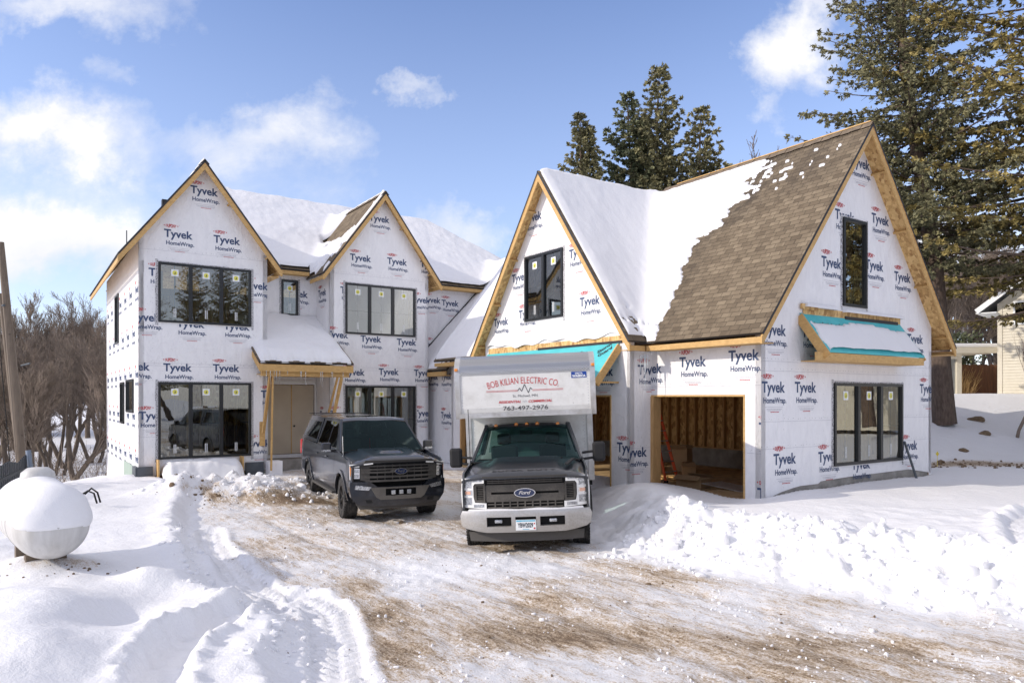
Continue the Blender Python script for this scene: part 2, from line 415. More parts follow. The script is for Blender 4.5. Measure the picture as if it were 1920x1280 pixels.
c = nmix(nt, nmath(nt, 'MULTIPLY', tan_f, nramp(nt, dirt, [(.03, 0.), (.2, 1.)])), c, (.50, .39, .27))
c = nmix(nt, nmath(nt, 'MULTIPLY', nmath(nt, 'MULTIPLY', brn_f, .85), nramp(nt, dirt, [(.03, 0.), (.25, 1.)])), c, (.13, .08, .045))
nt.links.new(c, bsdf(m).inputs['Base Color'])
hb = nmath(nt, 'SUBTRACT', nmath(nt, 'ADD', nmath(nt, 'MULTIPLY', s2, .7), s3), nmath(nt, 'MULTIPLY', tan_f, .3))
old = bsdf(m).inputs['Normal'].links[0].from_socket
rb = nt.nodes.new('ShaderNodeBump'); rb.inputs['Distance'].default_value = .028
nt.links.new(hb, rb.inputs['Height']); nt.links.new(old, rb.inputs['Normal'])
nt.links.new(nmath(nt, 'MULTIPLY', nramp(nt, dirt, [(.0, 0.), (.3, 1.)]), .6), rb.inputs['Strength'])
nt.links.new(rb.outputs[0], bsdf(m).inputs['Normal'])
# misc
M['black'] = mat('black_frame', (.012, .014, .016), .35)
M['drip'] = mat('black_drip_edge', (.018, .018, .02), .5)
def glassmat(name, tint=(.75, .85, .82), ior=1.5, refl=1.0, gc=(.93, .97, .95)):
    m = bpy.data.materials.new(name); m.use_nodes = True; nt = m.node_tree
    nt.nodes.remove(nt.nodes['Principled BSDF']); out = nt.nodes['Material Output']
    tr = nt.nodes.new('ShaderNodeBsdfTransparent'); tr.inputs[0].default_value = (*tint, 1)
    gl = nt.nodes.new('ShaderNodeBsdfGlossy'); gl.inputs['Roughness'].default_value = .01; gl.inputs['Color'].default_value = (*gc, 1)
    fr = nt.nodes.new('ShaderNodeFresnel'); fr.inputs['IOR'].default_value = ior
    tcn = nt.nodes.new('ShaderNodeTexCoord')
    nb = nbump(nt, nnoise(nt, tcn.outputs['Object'], 1.6, 2), .03, .03)
    nt.links.new(nb, gl.inputs['Normal'])
    mx = nt.nodes.new('ShaderNodeMixShader')
    nt.links.new(nmath(nt, 'MINIMUM', nmath(nt, 'ADD', nmath(nt, 'MULTIPLY', fr.outputs[0], refl), .0), 1.0), mx.inputs[0])
    nt.links.new(tr.outputs[0], mx.inputs[1]); nt.links.new(gl.outputs[0], mx.inputs[2]); nt.links.new(mx.outputs[0], out.inputs[0])
    return m
M['glass'] = glassmat('window_glass', (.55, .62, .6), 1.9, 2.2)
M['autoglass'] = glassmat('windscreen_glass', (.36, .52, .50), 1.45, .6, (.55, .85, .95))
M['darkglass'] = glassmat('privacy_glass', (.05, .06, .06), 1.5, 1.1)
M['sticker'] = mat('yellow_sticker', (.72, .68, .12), .5)
M['white'] = mat('white_paper', (.8, .82, .82), .5)
M['concrete'] = varied('concrete', (.36, .34, .31), (.22, .21, .19), 3, .85, .4)
M['foam'] = varied('grey_foam', (.10, .115, .13), (.07, .08, .09), 3)
M['greenboard'] = varied('green_board', (.28, .36, .30), (.35, .42, .37), 2, stretch=(6, 6, .2))
M['teal'] = varied('teal_underlayment', (.10, .55, .58), (.07, .46, .50), 3, .5, .3)
M['blackprint'] = mat('black_print', (.02, .03, .04), .6)
M['dirtfloor'] = varied('dirt_floor', (.62, .44, .22), (.36, .24, .12), 4, .95, .6, 25, .03)
M['doorwood'] = varied('primed_door', (.56, .49, .38), (.50, .43, .33), 1.5, .6, .05)
M['tape'] = varied('foil_tape', (.62, .62, .64), (.12, .11, .11), 38, .5, .6, lo=.5, hi=.56)
M['cardboard'] = varied('cardboard', (.42, .28, .15), (.36, .24, .13), 5)
# ------------------------------------------------------------------ ground
HX, HY = 5.10, 14.64
UX, UY = 0.8251, 0.5650
def seg_dist(x, y, pts):
    """distance to a polyline, side (+ = right of travel), arc length"""
    best = np.full(x.shape, 1e9); side = np.zeros(x.shape); arc = np.zeros(x.shape); L = 0
    for (x0, y0), (x1, y1) in zip(pts[:-1], pts[1:]):
        dx, dy = x1 - x0, y1 - y0; l = math.hypot(dx, dy); dx /= l; dy /= l
        t = np.clip((x - x0) * dx + (y - y0) * dy, 0, l)
        px, py = x0 + dx * t, y0 + dy * t; d = np.hypot(x - px, y - py)
        sd = (x - x0) * dy - (y - y0) * dx
        k = d < best; best = np.where(k, d, best); side = np.where(k, np.sign(sd), side); arc = np.where(k, L + t, arc); L += l
    return best, side, arc
EDGE_L = [(-9.2, 19.4), (-7.6, 17.5), (-6.9, 15.0), (-5.9, 12.8), (-4.87, 10.8), (-4.2, 9.6), (-3.62, 8.7), (-2.75, 7.85), (-2.2, 7.2), (-1.98, 6.1), (-1.62, 5.4), (-.9, 3.0), (0, -2), (-6, -60)]
TREADS = (([(-5.45, 12.9), (-5.0, 11.9), (-4.39, 10.8), (-3.62, 9.53), (-2.95, 8.75), (-2.4, 8.35)], .23), ([(-2.55, 8.7), (-2.05, 8.0), (-1.72, 7.0), (-1.50, 6.2), (-1.15, 5.4), (-.6, 4.2)], .27))
EDGE_R = [(1.75, 17.6), (1.75, 13.0), (1.55, 11.3), (2.4, 10.3), (3.75, 9.3), (5.4, 7.7), (7.6, 5.6), (10, 3), (14, -1), (40, -20)]
PATH = [(-2.70, 8.05), (-2.88, 7.6), (-2.95, 7.0), (-3.09, 6.6), (-2.95, 6.0), (-2.72, 5.4), (-2.6, 4.0)]
def ground_z(x, y, fine=True):
    x = np.asarray(x, float); y = np.asarray(y, float)
    u = (x - HX) * UX + (y - HY) * UY; v = -(x - HX) * UY + (y - HY) * UX
    z = np.zeros(x.shape)
    dl, sl, al = seg_dist(x, y, EDGE_L); dr, sr, ar = seg_dist(x, y, EDGE_R)
    sdl = dl * sl     # positive = left field
    wob = fbm(x * 1.3, y * 1.3, 5, 4) * .35
    lf = sstep(-.12, .22, sdl + wob * .35)
    z += lf * (.19 + .10 * fbm(x * .35, y * .35, 3, 3)) * sstep(-40, 3, y)
    z += lf * sstep(.3, 2.5, sdl) * (.17 * fbm(x * .55 + 4, y * .55, 8, 3) + .05 + .03 * fbm(x * 1.6, y * .9, 18, 3))
    # ridge along the field edge
    z += .07 * np.exp(-((sdl - .28 + wob * .4) / .20) ** 2) * (.6 + .9 * fbm(x * 2, y * 2, 9, 3))
    sdr = -dr * sr   # positive right
    rb = sdr + wob * .8
    z += sstep(-.25, 1.15, rb) * .36 + .30 * np.exp(-((rb - 1.15) / .55) ** 2) * sstep(15.5, 12, y) * (.8 + .6 * fbm(x * 1.2, y * 1.2, 19, 3))
    z += sstep(0, 3, rb) * .06 * fbm(x * .5, y * .5, 12, 3)
    z += .05 * sstep(1.5, 5, rb)
    # mound before the garage post
    z += .22 * np.exp(-(((x - 2.9) / 1.0) ** 2 + ((y - 15.2) / 1.1) ** 2))
    z -= .20 * np.exp(-(((x - 4.1) / .9) ** 2 + ((y - 15.0) / .9) ** 2))
    # drop to the wooded hollow on the left
    q = -x * .75 + y * .55
    z -= 2.3 * sstep(17.2, 33, q) * sstep(20, 2, x)
    z += 6.5 * sstep(45, 170, y) * sstep(60, 0, x) + 0.0
    # rise towards the neighbour on the right
    z += 2.15 * sstep(20.5, 30, y - .10 * (x - 17)) * sstep(9, 14, x)
    # mounds and hollows of the left field
    for (cx, cy, r1, r2, a) in ((-5.75, 9.0, .8, .7, .10), (-4.35, 8.6, .32, .26, .16), (-3.95, 8.25, .40, .35, -.06), (-3.95, 7.3, .30, .55, -.13), (-4.6, 7.0, .8, .7, .14), (-5.2, 6.0, .8, .6, .16),
                               (-3.9, 5.8, .5, .5, .10), (-3.2, 6.8, .35, .5, .06), (-5.9, 7.3, .9, .5, .12), (-6.6, 9.2, 1.0, .8, .02), (-5.45, 8.9, .9, .6, .03), (-4.4, 10.3, .9, .5, .10)):
        z += 1.25 * a * np.exp(-(((x - cx) / r1) ** 2 + ((y - cy) / r2) ** 2))
    if not fine: return z
    # rough ploughed piles
    pile = np.exp(-(((x + 6.4) / 1.15) ** 2 + ((y - 17.0) / .8) ** 2)) * .55 + np.exp(-(((x + 5.0) / 1.3) ** 2 + ((y - 18.2) / .8) ** 2)) * .30 + np.exp(-(((x + 7.7) / .8) ** 2 + ((y - 16.4) / .6) ** 2)) * .3
    pile = pile + .22 * np.exp(-(((x + 3.1) / 1.0) ** 2 + ((y - 18.7) / .8) ** 2))
    z += pile
    lumps = .5 - worley(x * 3.2 + fbm(x * 3, y * 3, 2) * .6, y * 3.2, 4); l2 = .5 - worley(x * 8, y * 8, 6)
    rough = np.clip(np.exp(-((rb - .75) / .75) ** 2) * sstep(14.5, 12.5, y) + pile * 2.2 + .35 * np.exp(-((sdl - .1) / .25) ** 2) * .5, 0, 1.2)
    rough = rough * (.55 + .8 * sstep(-.3, .3, fbm(x * .9, y * .9, 33, 3)))
    z += rough * (.20 * fbm(x * .75, y * .75, 66, 3) + .20 * lumps + .085 * l2 + .12 * fbm(x * 2.2, y * 2.2, 14, 5, .6))
    drv = (1 - lf) * sstep(.2, -.3, rb)
    # driveway: ruts and crust
    a_ = x * .62 - y * .78; b_ = x * .78 + y * .62
    z += drv * (.045 * fbm(a_ * .35, b_ * 1.6, 21, 4) + .045 * fbm(x * 1.7, y * 1.7, 25, 6, .65) + .022 * (.5 - worley(x * 5 + .3 * wob, y * 5, 41)) + .022 * (.5 - worley(x * 9, y * 9, 43)) * sstep(-.15, .2, fbm(x * .8, y * .8, 44, 3)) + .018 * fbm(x * 6, y * 6, 48, 3, .7))
    z += lf * (.010 * fbm(x * 3.5, y * 3.5, 46, 4))
    z += drv * -.04 * (np.exp(-((b_ - 7.0 + .3 * np.sin(a_ * .4)) / .16) ** 2) + np.exp(-((b_ - 5.2 + .3 * np.sin(a_ * .4)) / .16) ** 2))
    # tread bands beside the field edge
    for pl_, hw in TREADS:
        dt0, st0, at0 = seg_dist(x, y, pl_); off = dt0 * st0
        w = (at0 + np.abs(off) * .55) / .15; tr = np.abs((w - np.floor(w)) - .5) * 2
        band = sstep(hw, hw - .05, dt0 + .02 * fbm(x * 3, y * 3, 52, 2))
        z = z * (1 - band * .75) + band * (-.075 + .050 * sstep(.25, .85, tr) * sstep(.02, .06, np.abs(off)))
        z += .05 * np.exp(-((dt0 - hw - .05) / .06) ** 2) * (.5 + 1.3 * fbm(x * 4, y * 4, 55, 3))
    # walked path
    dp, sp, ap = seg_dist(x, y, PATH)
    z += -.20 * sstep(.26, .12, dp + .06 * fbm(x * 5, y * 5, 61, 3)) * (1 + .5 * fbm(x * 3, y * 3, 62, 4)) + .07 * np.exp(-((dp - .30) / .08) ** 2) * (.7 + 1.6 * fbm(x * 5, y * 5, 63, 3))
    z += -.05 * np.exp(-(((x + 3.0) / .35) ** 2 + ((y - 5.6) / .5) ** 2))
    # foot holes and scratches on the right slope
    z += sstep(1.6, 2.4, rb) * sstep(13.6, 12.6, y) * sstep(4.2, 6, x) * .05 * (.5 - worley(x * 2.2, y * 2.2, 71))
    # tracks on the right
    dt, st, at_ = seg_dist(x, y, [(7.2, 9.8), (8.3, 11.6), (9.4, 12.6), (12, 14)])
    w = at_ / .16; tr = np.abs((w - np.floor(w)) - .5) * 2
    z += sstep(.32, .24, dt) * (-.09 + .035 * sstep(.4, .8, tr)) + .10 * np.exp(-((dt - .42) / .12) ** 2) * (.6 + 1.2 * fbm(x * 3, y * 3, 75, 4))
    # under the garage: keep below its floor; hug the foundations
    ins = sstep(.05, .25, u) * sstep(7.1, 6.9, u) * sstep(-.02, .12, v) * sstep(12.9, 12.7, v)
    z = z * (1 - ins) - .25 * ins
    return z
def spacing_axis(center, near, inner, fine_s, growth, lim_lo, lim_hi):
    pts = [center]
    s = fine_s; p = center
    while p < lim_hi:
        if p > near[1]: s *= growth
        p += s; pts.append(p)
    s = fine_s; p = center; neg = []
    while p > lim_lo:
        if p < near[0]: s *= growth
        p -= s; neg.append(p)
    return np.array(neg[::-1] + pts)
xs_ = spacing_axis(0, (-6.2, 7.0), 0, .042, 1.022, -900, 900)
ys_ = [4.6]; s = .032
while ys_[-1] < 1400:
    if ys_[-1] > 8: s *= 1.0085
    if ys_[-1] > 22: s *= 1.03
    ys_.append(ys_[-1] + s)
neg = []; p = 4.6; s = .05
while p > -500: p -= s; s *= 1.12; neg.append(p)
ys_ = np.array(neg[::-1] + ys_)
X, Y = np.meshgrid(xs_, ys_)
Z = ground_z(X, Y)
nx, ny = len(xs_), len(ys_)
me = bpy.data.meshes.new('ground')
me.vertices.add(nx * ny)
me.vertices.foreach_set('co', np.stack([X, Y, Z], -1).ravel())
idx = np.arange(nx * ny).reshape(ny, nx)
quads = np.stack([idx[:-1, :-1], idx[:-1, 1:], idx[1:, 1:], idx[1:, :-1]], -1).reshape(-1, 4)
me.loops.add(quads.size); me.loops.foreach_set('vertex_index', quads.ravel())
me.polygons.add(len(quads)); me.polygons.foreach_set('loop_start', np.arange(0, quads.size, 4)); me.polygons.foreach_set('loop_total', np.full(len(quads), 4))
me.update(); me.validate()
dl, sl, al = seg_dist(X, Y, EDGE_L); dr, sr, ar = seg_dist(X, Y, EDGE_R)
sdl = dl * sl; sdr = -dr * sr
dv = (Y < 24) * (Y > -8) * sstep(.0, -.5, sdl + .3 * fbm(X * 1.1, Y * 1.1, 81, 4)) * sstep(.25, -.7, sdr + .7 * fbm(X * .9, Y * .9, 82, 4))
dirt = dv * (.43 + .60 * fbm(X * .45, Y * .45, 83, 4))
for (cx, cy, r1, r2, a) in ((-1.5, 7.9, .35, .7, .45), (-1.15, 6.7, .35, .5, .4), (-1.9, 9.0, .3, .6, .35), (1.2, 8.4, 2.2, .35, .22), (3.4, 7.0, 1.6, .3, .3), (2.2, 5.6, 1.4, .35, .35), (-.3, 9.3, .8, .4, .2), (-3.8, 14.9, 1.3, .55, .35), (-4.9, 16.3, 1.2, .5, .45), (-2.6, 12.8, .9, .4, .25), (.9, 7.2, 1.6, .6, .28), (2.6, 6.4, 1.4, .4, .25),
                           (-3.2, 20.6, 1.7, 1.1, .5), (0.0, 5.2, 1.2, .6, .35), (-1.9, 10.6, .5, .9, .15), (-.2, 11.6, 1.2, .5, .2)):
    dirt = dirt + a * np.exp(-(((X - cx) / r1) ** 2 + ((Y - cy) / r2) ** 2)) * sstep(.3, -.1, sdl)
for pl_, hw in TREADS: dirt = dirt * (1 - .85 * sstep(hw + .15, hw - .05, seg_dist(X, Y, pl_)[0]))
pl = np.exp(-(((X + 6.9) / .8) ** 2 + ((Y - 16.1) / .35) ** 2)) * .75 + np.exp(-(((X + 4.9) / .9) ** 2 + ((Y - 17.6) / .35) ** 2)) * .55
dirt = dirt + pl * sstep(-.2, .3, fbm(X * 2.5, Y * 2.5, 88, 4))
dirt = dirt + .30 * np.exp(-((sdr - .5) / .5) ** 2) * sstep(0.1, .5, fbm(X * 1.6, Y * 1.6, 89, 4)) * (Y < 13)
dirt = dirt + .6 * np.exp(-(((X + 5.55) / .55) ** 2 + ((Y - 8.95) / .35) ** 2)) + .9 * np.exp(-(((X - 13.5) / 2.6) ** 2 + ((Y - 21.0) / .5) ** 2))
at = me.attributes.new('dirt', 'FLOAT', 'POINT'); at.data.foreach_set('value', np.clip(dirt, 0, 1.1).ravel().astype(np.float32))
ground = link('ground', me, M['ground'], None, 180)
tag(ground, 'snow covered ground with a churned muddy driveway', None, None, 'structure')
# loose clods of ploughed snow
rng = np.random.default_rng(7)
ico = bmesh.new(); bmesh.ops.create_icosphere(ico, subdivisions=2, radius=1)
IV = np.array([v.co[:] for v in ico.verts]); IF = np.array([[v.index for v in f.verts] for f in ico.faces]); ico.free()
def clods(name, centres, sizes, mt, label):
    V_ = []; F_ = []; ca = np.array(centres); zs_ = ground_z(ca[:, 0], ca[:, 1])
    for i, ((cx, cy), sz) in enumerate(zip(centres, sizes)):
        P = IV * (1 + .28 * np.sin(IV @ rng.normal(size=(3, 3)) * 2.2 + rng.uniform(0, 6, 3)).mean(1, keepdims=True) + rng.normal(0, .07, (len(IV), 1)))
        P = np.clip(P, -.72, .72) if i % 3 == 0 else P; P = P * sz * rng.uniform(.5, 1.25, 3)
        z = float(zs_[i])
        V_.append(P + [cx, cy, z + sz * .12]); F_.append(IF + i * len(IV))
    V_ = np.concatenate(V_); F_ = np.concatenate(F_)
    me = bpy.data.meshes.new(name); me.from_pydata(V_.tolist(), [], F_.tolist())
    o = link(name, me, mt, None, 35); tag(o, label, 'snow', None, 'stuff'); return o
cs = []; szs = []
for _ in range(900):
    t = rng.uniform(0, 1); seg = EDGE_R[2:7]; k = rng.uniform(0, len(seg) - 1.001); i = int(k); f = k - i
    x = seg[i][0] * (1 - f) + seg[i + 1][0] * f; y = seg[i][1] * (1 - f) + seg[i + 1][1] * f
    d = rng.normal(.75, .55); x += d * .68; y += d * .73
    cs.append((x, y)); szs.append(min(.10, .010 + rng.exponential(.020)))
for _ in range(260):
    cs.append((rng.normal(-6.2, 1.0), rng.normal(16.9, .6))); szs.append(min(.13, .012 + rng.exponential(.022)))
for _ in range(200):
    cs.append((rng.normal(-4.3, 1.2), rng.normal(17.9, .5))); szs.append(min(.10, .010 + rng.exponential(.02)))
for _ in range(160):
    k = rng.uniform(3, 9); i = int(k); f = k - i
    cs.append((EDGE_L[i][0] * (1 - f) + EDGE_L[i + 1][0] * f + rng.normal(-.1, .15), EDGE_L[i][1] * (1 - f) + EDGE_L[i + 1][1] * f)); szs.append(.012 + rng.exponential(.014))
clods('snow_clods', cs, szs, M['snow'], 'broken white clods of snow along the ploughed banks')
cs = []; szs = []
for _ in range(420):
    x = rng.uniform(-4.5, 6); y = rng.uniform(5, 16)
    if x + .0 > 1.6 + (11 - y) * 1.0 or x < -1.2 - (y - 5) * .55: continue
    cs.append((x, y)); szs.append(.004 + rng.exponential(.005))
for _ in range(70): cs.append((rng.normal(-6.9, .6), rng.normal(16.2, .3))); szs.append(.008 + rng.exponential(.012))
for _ in range(25): cs.append((rng.normal(-5.5, .4), rng.normal(8.7, .2))); szs.append(.006 + rng.exponential(.008))
for _ in range(160): cs.append((rng.normal(13.8, 2.0), rng.normal(20.8, .35))); szs.append(.012 + rng.exponential(.022))
cs2 = []; sz2 = []
CX = rng.uniform(-4.5, 6, 9000); CY = 5 + 11 * rng.uniform(0, 1, 9000) ** 1.4; CF = fbm(CX * .9, CY * .9, 91, 2); ci = -1
while len(cs2) < 1700 and ci < 8998:
    ci += 1
    x = CX[ci]; y = CY[ci]
    if x > 1.6 + (11 - y) * 1.0 or x < -1.2 - (y - 5) * .55 or CF[ci] < .0: continue
    cs2.append((x, y)); sz2.append(min(.035, .004 + rng.exponential(.006)))
clods('snow_crumbs', cs2, sz2, M['snow'], 'small crusty crumbs of snow strewn over the driveway')
M['clod'] = varied('earth_clod', (.13, .085, .05), (.22, .16, .10), 9, .95)
clods('earth_crumbs', cs, szs, M['clod'], 'small brown crumbs of earth scattered over the driveway snow')
# ------------------------------------------------------------------ the house (local axes: u along the gable fronts, v back, z up)
house = empty('house', (HX, HY, 0), math.atan2(UY, UX))
tag(house, 'unfinished two storey house in printed white house wrap with steep snowy roofs', 'house')
UO = -(HX * UX + HY * UY); VO = HX * UY - HY * UX
def on_v(px, py, c):
    dx = (px - 960) / FOC; du = dx * UX + UY; dv = -dx * UY + UX; t = (c - VO) / dv
    return UO + t * du, EYE + t * (745 - py) / FOC
def on_u(px, py, c):
    dx = (px - 960) / FOC; du = dx * UX + UY; dv = -dx * UY + UX; t = (c - UO) / du
    return -(VO + t * dv), EYE + t * (745 - py) / FOC
def FV(c): return lambda s, z, d=0.0: (s, c + d, z)       # wall facing -v
def FU(c): return lambda s, z, d=0.0: (c + d, -s, z)      # wall facing -u, s = -v
PRM = [M['navy'], M['red'], M['greyprint'], M['staple']]
def _lens(V_):
    V_ = V_.copy(); x = V_[:, 0] * 2 - 1; k = np.sqrt(np.clip(1 - (x * .93) ** 2, .02, 1)) * .8 + .2
    h = V_[:, 1].max(); V_[:, 1] = h / 2 + (V_[:, 1] - h / 2) * (k * 1.15); return V_
def logo(P, s, z, detail=True, k=1.0):
    P.text('Tyvek', s, z, .78 * k, 0, h=.225 * k, bold=.028)
    P.text('HomeWrap.', s + .055 * k, z - .225 * k, .77 * k, 0, h=.118 * k, bold=.024)
    P.text('DUPONT', s + .045 * k, z + .285 * k, .29 * k, 1, h=.10 * k, bold=.035, warp=_lens)
    for a, b in ((s + .005 * k, 1), (s + .375 * k, -1)):
        c = z + .335 * k; P.poly([(a - b * .018 * k, c), (a + b * .012 * k, c + .025 * k), (a + b * .012 * k, c - .025 * k)], 1)
    if detail:
        P.rect(s + .10 * k, s + .70 * k, z - .31 * k, z - .304 * k, 2)
        for j, (a, b) in enumerate(((.16, .66), (.19, .63))):
            x = s + a * k
            while x < s + b * k:
                w = random.uniform(.02, .05) * k; P.rect(x, x + w, z - (.355 + .028 * j) * k, z - (.345 + .028 * j) * k, 2); x += w + .008
        x = s + .29 * k
        while x < s + .55 * k:
            w = random.uniform(.02, .045) * k; P.rect(x, x + w, z - .418 * k, z - .402 * k, 1); x += w + .008
def staples(P, s0, s1, z):
    x = s0
    while x < s1:
        zz = z + random.uniform(-.012, .012); P.rect(x, x + random.uniform(.01, .03), zz, zz + .007, 3); x += random.uniform(.05, .22)
def seam(P, s0, s1, z):
    x = s0; zz = z
    while x < s1:
        z2 = zz + random.uniform(-.006, .006) + (z - zz) * .3; P.poly([(x, zz), (x + .25, z2), (x + .25, z2 + .006), (x, zz + .004)], 2); x += .25; zz = z2
def vstaples(P, s, z0, z1):
    z = z0
    while z < z1: P.rect(s, s + .008, z, z + .014, 3); z += random.uniform(.12, .4)
random.seed(5)
def wall(poly, holes, F, logos=(), rows=(), cols=(), clips=(), t=.14, mats=None, auto=None, k=1.0, lab=None):
    w = panel('wall', poly, holes, F, t, mats=mats or [M['wrap'], M['osb']], parent=house, smooth=None,
              fmat=lambda f: 0 if f.calc_center_median().z < 1e-4 and abs(f.normal.z) > .5 else (1 if abs(f.normal.z) > .5 else 0))
    if lab: w['label'] = lab
    P = Print()
    for s, z in logos: logo(P, s, z, k=k)
    if auto:
        s0, s1, z0, z1, off = auto; r = 0; z = z0
        while z < z1:
            x = s0 + (r % 2) * .7 + off
            while x < s1: logo(P, x, z, False); x += 1.4
            z += 1.24; r += 1
    for z in rows: staples(P, min(p[0] for p in poly), max(p[0] for p in poly), z); seam(P, min(p[0] for p in poly), max(p[0] for p in poly), z - .05)
    for s, z0, z1 in cols: vstaples(P, s, z0, z1)
    if P.v: P.build('lettering', lambda a, b: F(a, b, -.004), PRM, w, clips, [(h[0] - .09, h[1] + .09, h[2] - .04, h[3] + .06) for h in holes])
    return w
def clip_poly(poly):
    out = []; n = len(poly); A = sum(poly[i][0] * poly[(i + 1) % n][1] - poly[(i + 1) % n][0] * poly[i][1] for i in range(n))
    for i in range(n):
        (x0, y0), (x1, y1) = poly[i], poly[(i + 1) % n]
        nx, ny = (y1 - y0), -(x1 - x0)
        if A < 0: nx, ny = -nx, -ny
        out.append((x0, y0, nx, ny))
    return out
def window(F, s0, s1, z0, z1, n=3, cross=True, mid=.46, stick=True, tape=True, fw=.055, gl=None):
    f = MB()
    def bar(a0, a1, b0, b1, d0=-.045, d1=.05, m=0):
        P = [F(a, b, d) for a in (a0, a1) for b in (b0, b1) for d in (d0, d1)]
        f.mesh(P, [(0, 1, 3, 2), (4, 6, 7, 5), (0, 4, 5, 1), (2, 3, 7, 6), (0, 2, 6, 4), (1, 5, 7, 3)], m)
    bar(s0 - .01, s1 + .01, z0 - .01, z0 + fw); bar(s0 - .01, s1 + .01, z1 - fw, z1 + .01)
    bar(s0 - .01, s0 + fw, z0 + fw, z1 - fw); bar(s1 - fw, s1 + .01, z0 + fw, z1 - fw)
    W_ = (s1 - s0)
    for i in range(1, n):
        c = s0 + W_ * i / n; bar(c - .05, c + .05, z0 + fw, z1 - fw)
    if cross:
        for i in range(n):
            c = s0 + W_ * (i + .5) / n
            bar(c - .008, c + .008, z0 + fw, z1 - fw, .012, .03)
            e0 = s0 + W_ * i / n + .05; e1 = s0 + W_ * (i + 1) / n - .05; zm = z0 + (z1 - z0) * mid
            bar(e0, c - .008, zm - .008, zm + .008, .013, .029); bar(c + .008, e1, zm - .008, zm + .008, .013, .029)
    fr = f.build('window', M['black'], house)
    for i in range(n):
        e0 = s0 + W_ * i / n + (fw if i == 0 else .05) - .005; e1 = s0 + W_ * (i + 1) / n - (fw if i == n - 1 else .05) + .005
        g = MB(); g.face([F(e0, z0 + fw - .005, .008), F(e1, z0 + fw - .005, .008), F(e1, z1 - fw + .005, .008), F(e0, z1 - fw + .005, .008)])
        g.build('pane', gl or M['glass'], fr)
        if stick:
            c = (e0 + e1) / 2; q = MB(); r = .10; zc = z1 - fw - .22
            q.face([F(c - r, zc - r, .004), F(c + r, zc - r, .004), F(c + r, zc + r, .004), F(c - r, zc + r, .004)], 1)
            q.face([F(c + .068 * math.cos(t), zc + .07 * math.sin(t), .002) for t in [2 * math.pi * k / 20 for k in range(20)]], 0)
            q.face([F(c - .02, zc - .04, .001), F(c + .025, zc - .03, .001), F(c + .01, zc + .04, .001)], 2)
            for dx in (-.032, .016): q.face([F(c + dx, z0 + fw + .1, .003), F(c + dx + .02, z0 + fw + .1, .003), F(c + dx + .02, z0 + fw + .36, .003), F(c + dx, z0 + fw + .36, .003)], 1)
            q.build('sticker', [M['sticker'], M['white'], M['black']], fr, fix=False)
    if tape:
        t = MB(); w = .085
        for (a0, a1, b0, b1) in ((s0 - w, s0 - .012, z0 - .10, z1 + w), (s1 + .012, s1 + w, z0 - .12, z1 + .06), (s0 - .01, s1 + .01, z1 + .012, z1 + .045)):
            nseg = 14; v_ = abs(b1 - b0) > abs(a1 - a0)
            L = []; 
            for i in range(nseg + 1):
                tt = i / nseg
                if v_: L.append(((a0 + random.uniform(-.012, .012), b0 + (b1 - b0) * tt), (a1, b0 + (b1 - b0) * tt)))
                else: L.append(((a0 + (a1 - a0) * tt, b1 + random.uniform(-.01, .01)), (a0 + (a1 - a0) * tt, b0)))
            for i in range(nseg): t.face([F(*L[i][0], -.0065), F(*L[i][1], -.0065), F(*L[i + 1][1], -.0065), F(*L[i + 1][0], -.0065)])
        t.build('flashing_tape', M['tape'], fr, fix=False)
    return fr
def uvquad(mb, P, m=0):
    """P: eave a, eave b, ridge b, ridge a ; uv in metres"""
    a, b, c, d = [Vector(p) for p in P]; ex = (b - a).normalized(); n = ex.cross(d - a).normalized(); ey = n.cross(ex)
    uv = [((p - a).dot(ex), (p - a).dot(ey)) for p in (a, b, c, d)]
    mb.face([a, b, c, d], m, uv)
def slope(P, name='roof', t=.05, over=0.0):
    """a roof slope: shingles on top, strand board below, black drip edge"""
    a, b, c, d = [Vector(p) for p in P]; n = (b - a).cross(d - a).normalized()
    if n.z < 0: n = -n
    mb = MB(); uvquad(mb, P, 0)
    low = [p - n * t for p in (a, b, c, d)]
    mb.face(low, 1)
    for i, j in ((0, 1), (1, 2), (2, 3), (3, 0)): mb.face([(a, b, c, d)[i], (a, b, c, d)[j], low[j], low[i]], 2)
    return mb.build(name, [M['shingle'], M['osb'], M['drip']], house)
def gable_trim(F, s0, s1, sc, z0, zc, wall_d, depth=.125, cut=.0, soff=True, foot=0):
    """rake boards on both sides of a gable front, with lookout blocks behind"""
    for sa in (s0, s1):
        sgn = 1 if sa < sc else -1
        tl = (zc - z0) / abs(sc - sa); ang = math.atan(tl); vd = depth / math.cos(ang); td = .05 / math.cos(ang)
        top0, top1 = z0 - td, zc - td
        q = [(sa, top0), (sc - sgn * .001, top1), (sc - sgn * .001, top1 - vd), (sa + sgn * .0, top0 - vd * .72)]
        lo = q[3]; q = [q[0], q[1], q[2], (sa + sgn * .30 * vd / tl, top0 - vd + .30 * vd), q[3]]
        panel('rake_board', q, [], lambda a, b, d: F(a, b, d + .012), .04, mats=M['wood'], parent=house, smooth=None)
        if soff:
            mb = MB(); n = max(2, int((zc - z0) / 1.05))
            for i in range(n):
                f = (i + .35) / n; s = sa + (sc - sa) * f; z = z0 + (zc - z0) * f - td - vd * .45
                d = Vector((sgn * 1, 0, tl)).normalized()
                a = Vector(F(s, z, .055)); b = Vector(F(s, z, wall_d + .02)); up = Vector(F(s + sgn * .1, z + .1 * tl, .055)) - a
                mb.beam(a, b, .04 if True else 0, .09, up=(Vector(F(s + sgn * tl, z - 1, 0)) - Vector(F(s, z, 0))))
            mb.each('lookout', M['wood'], house)
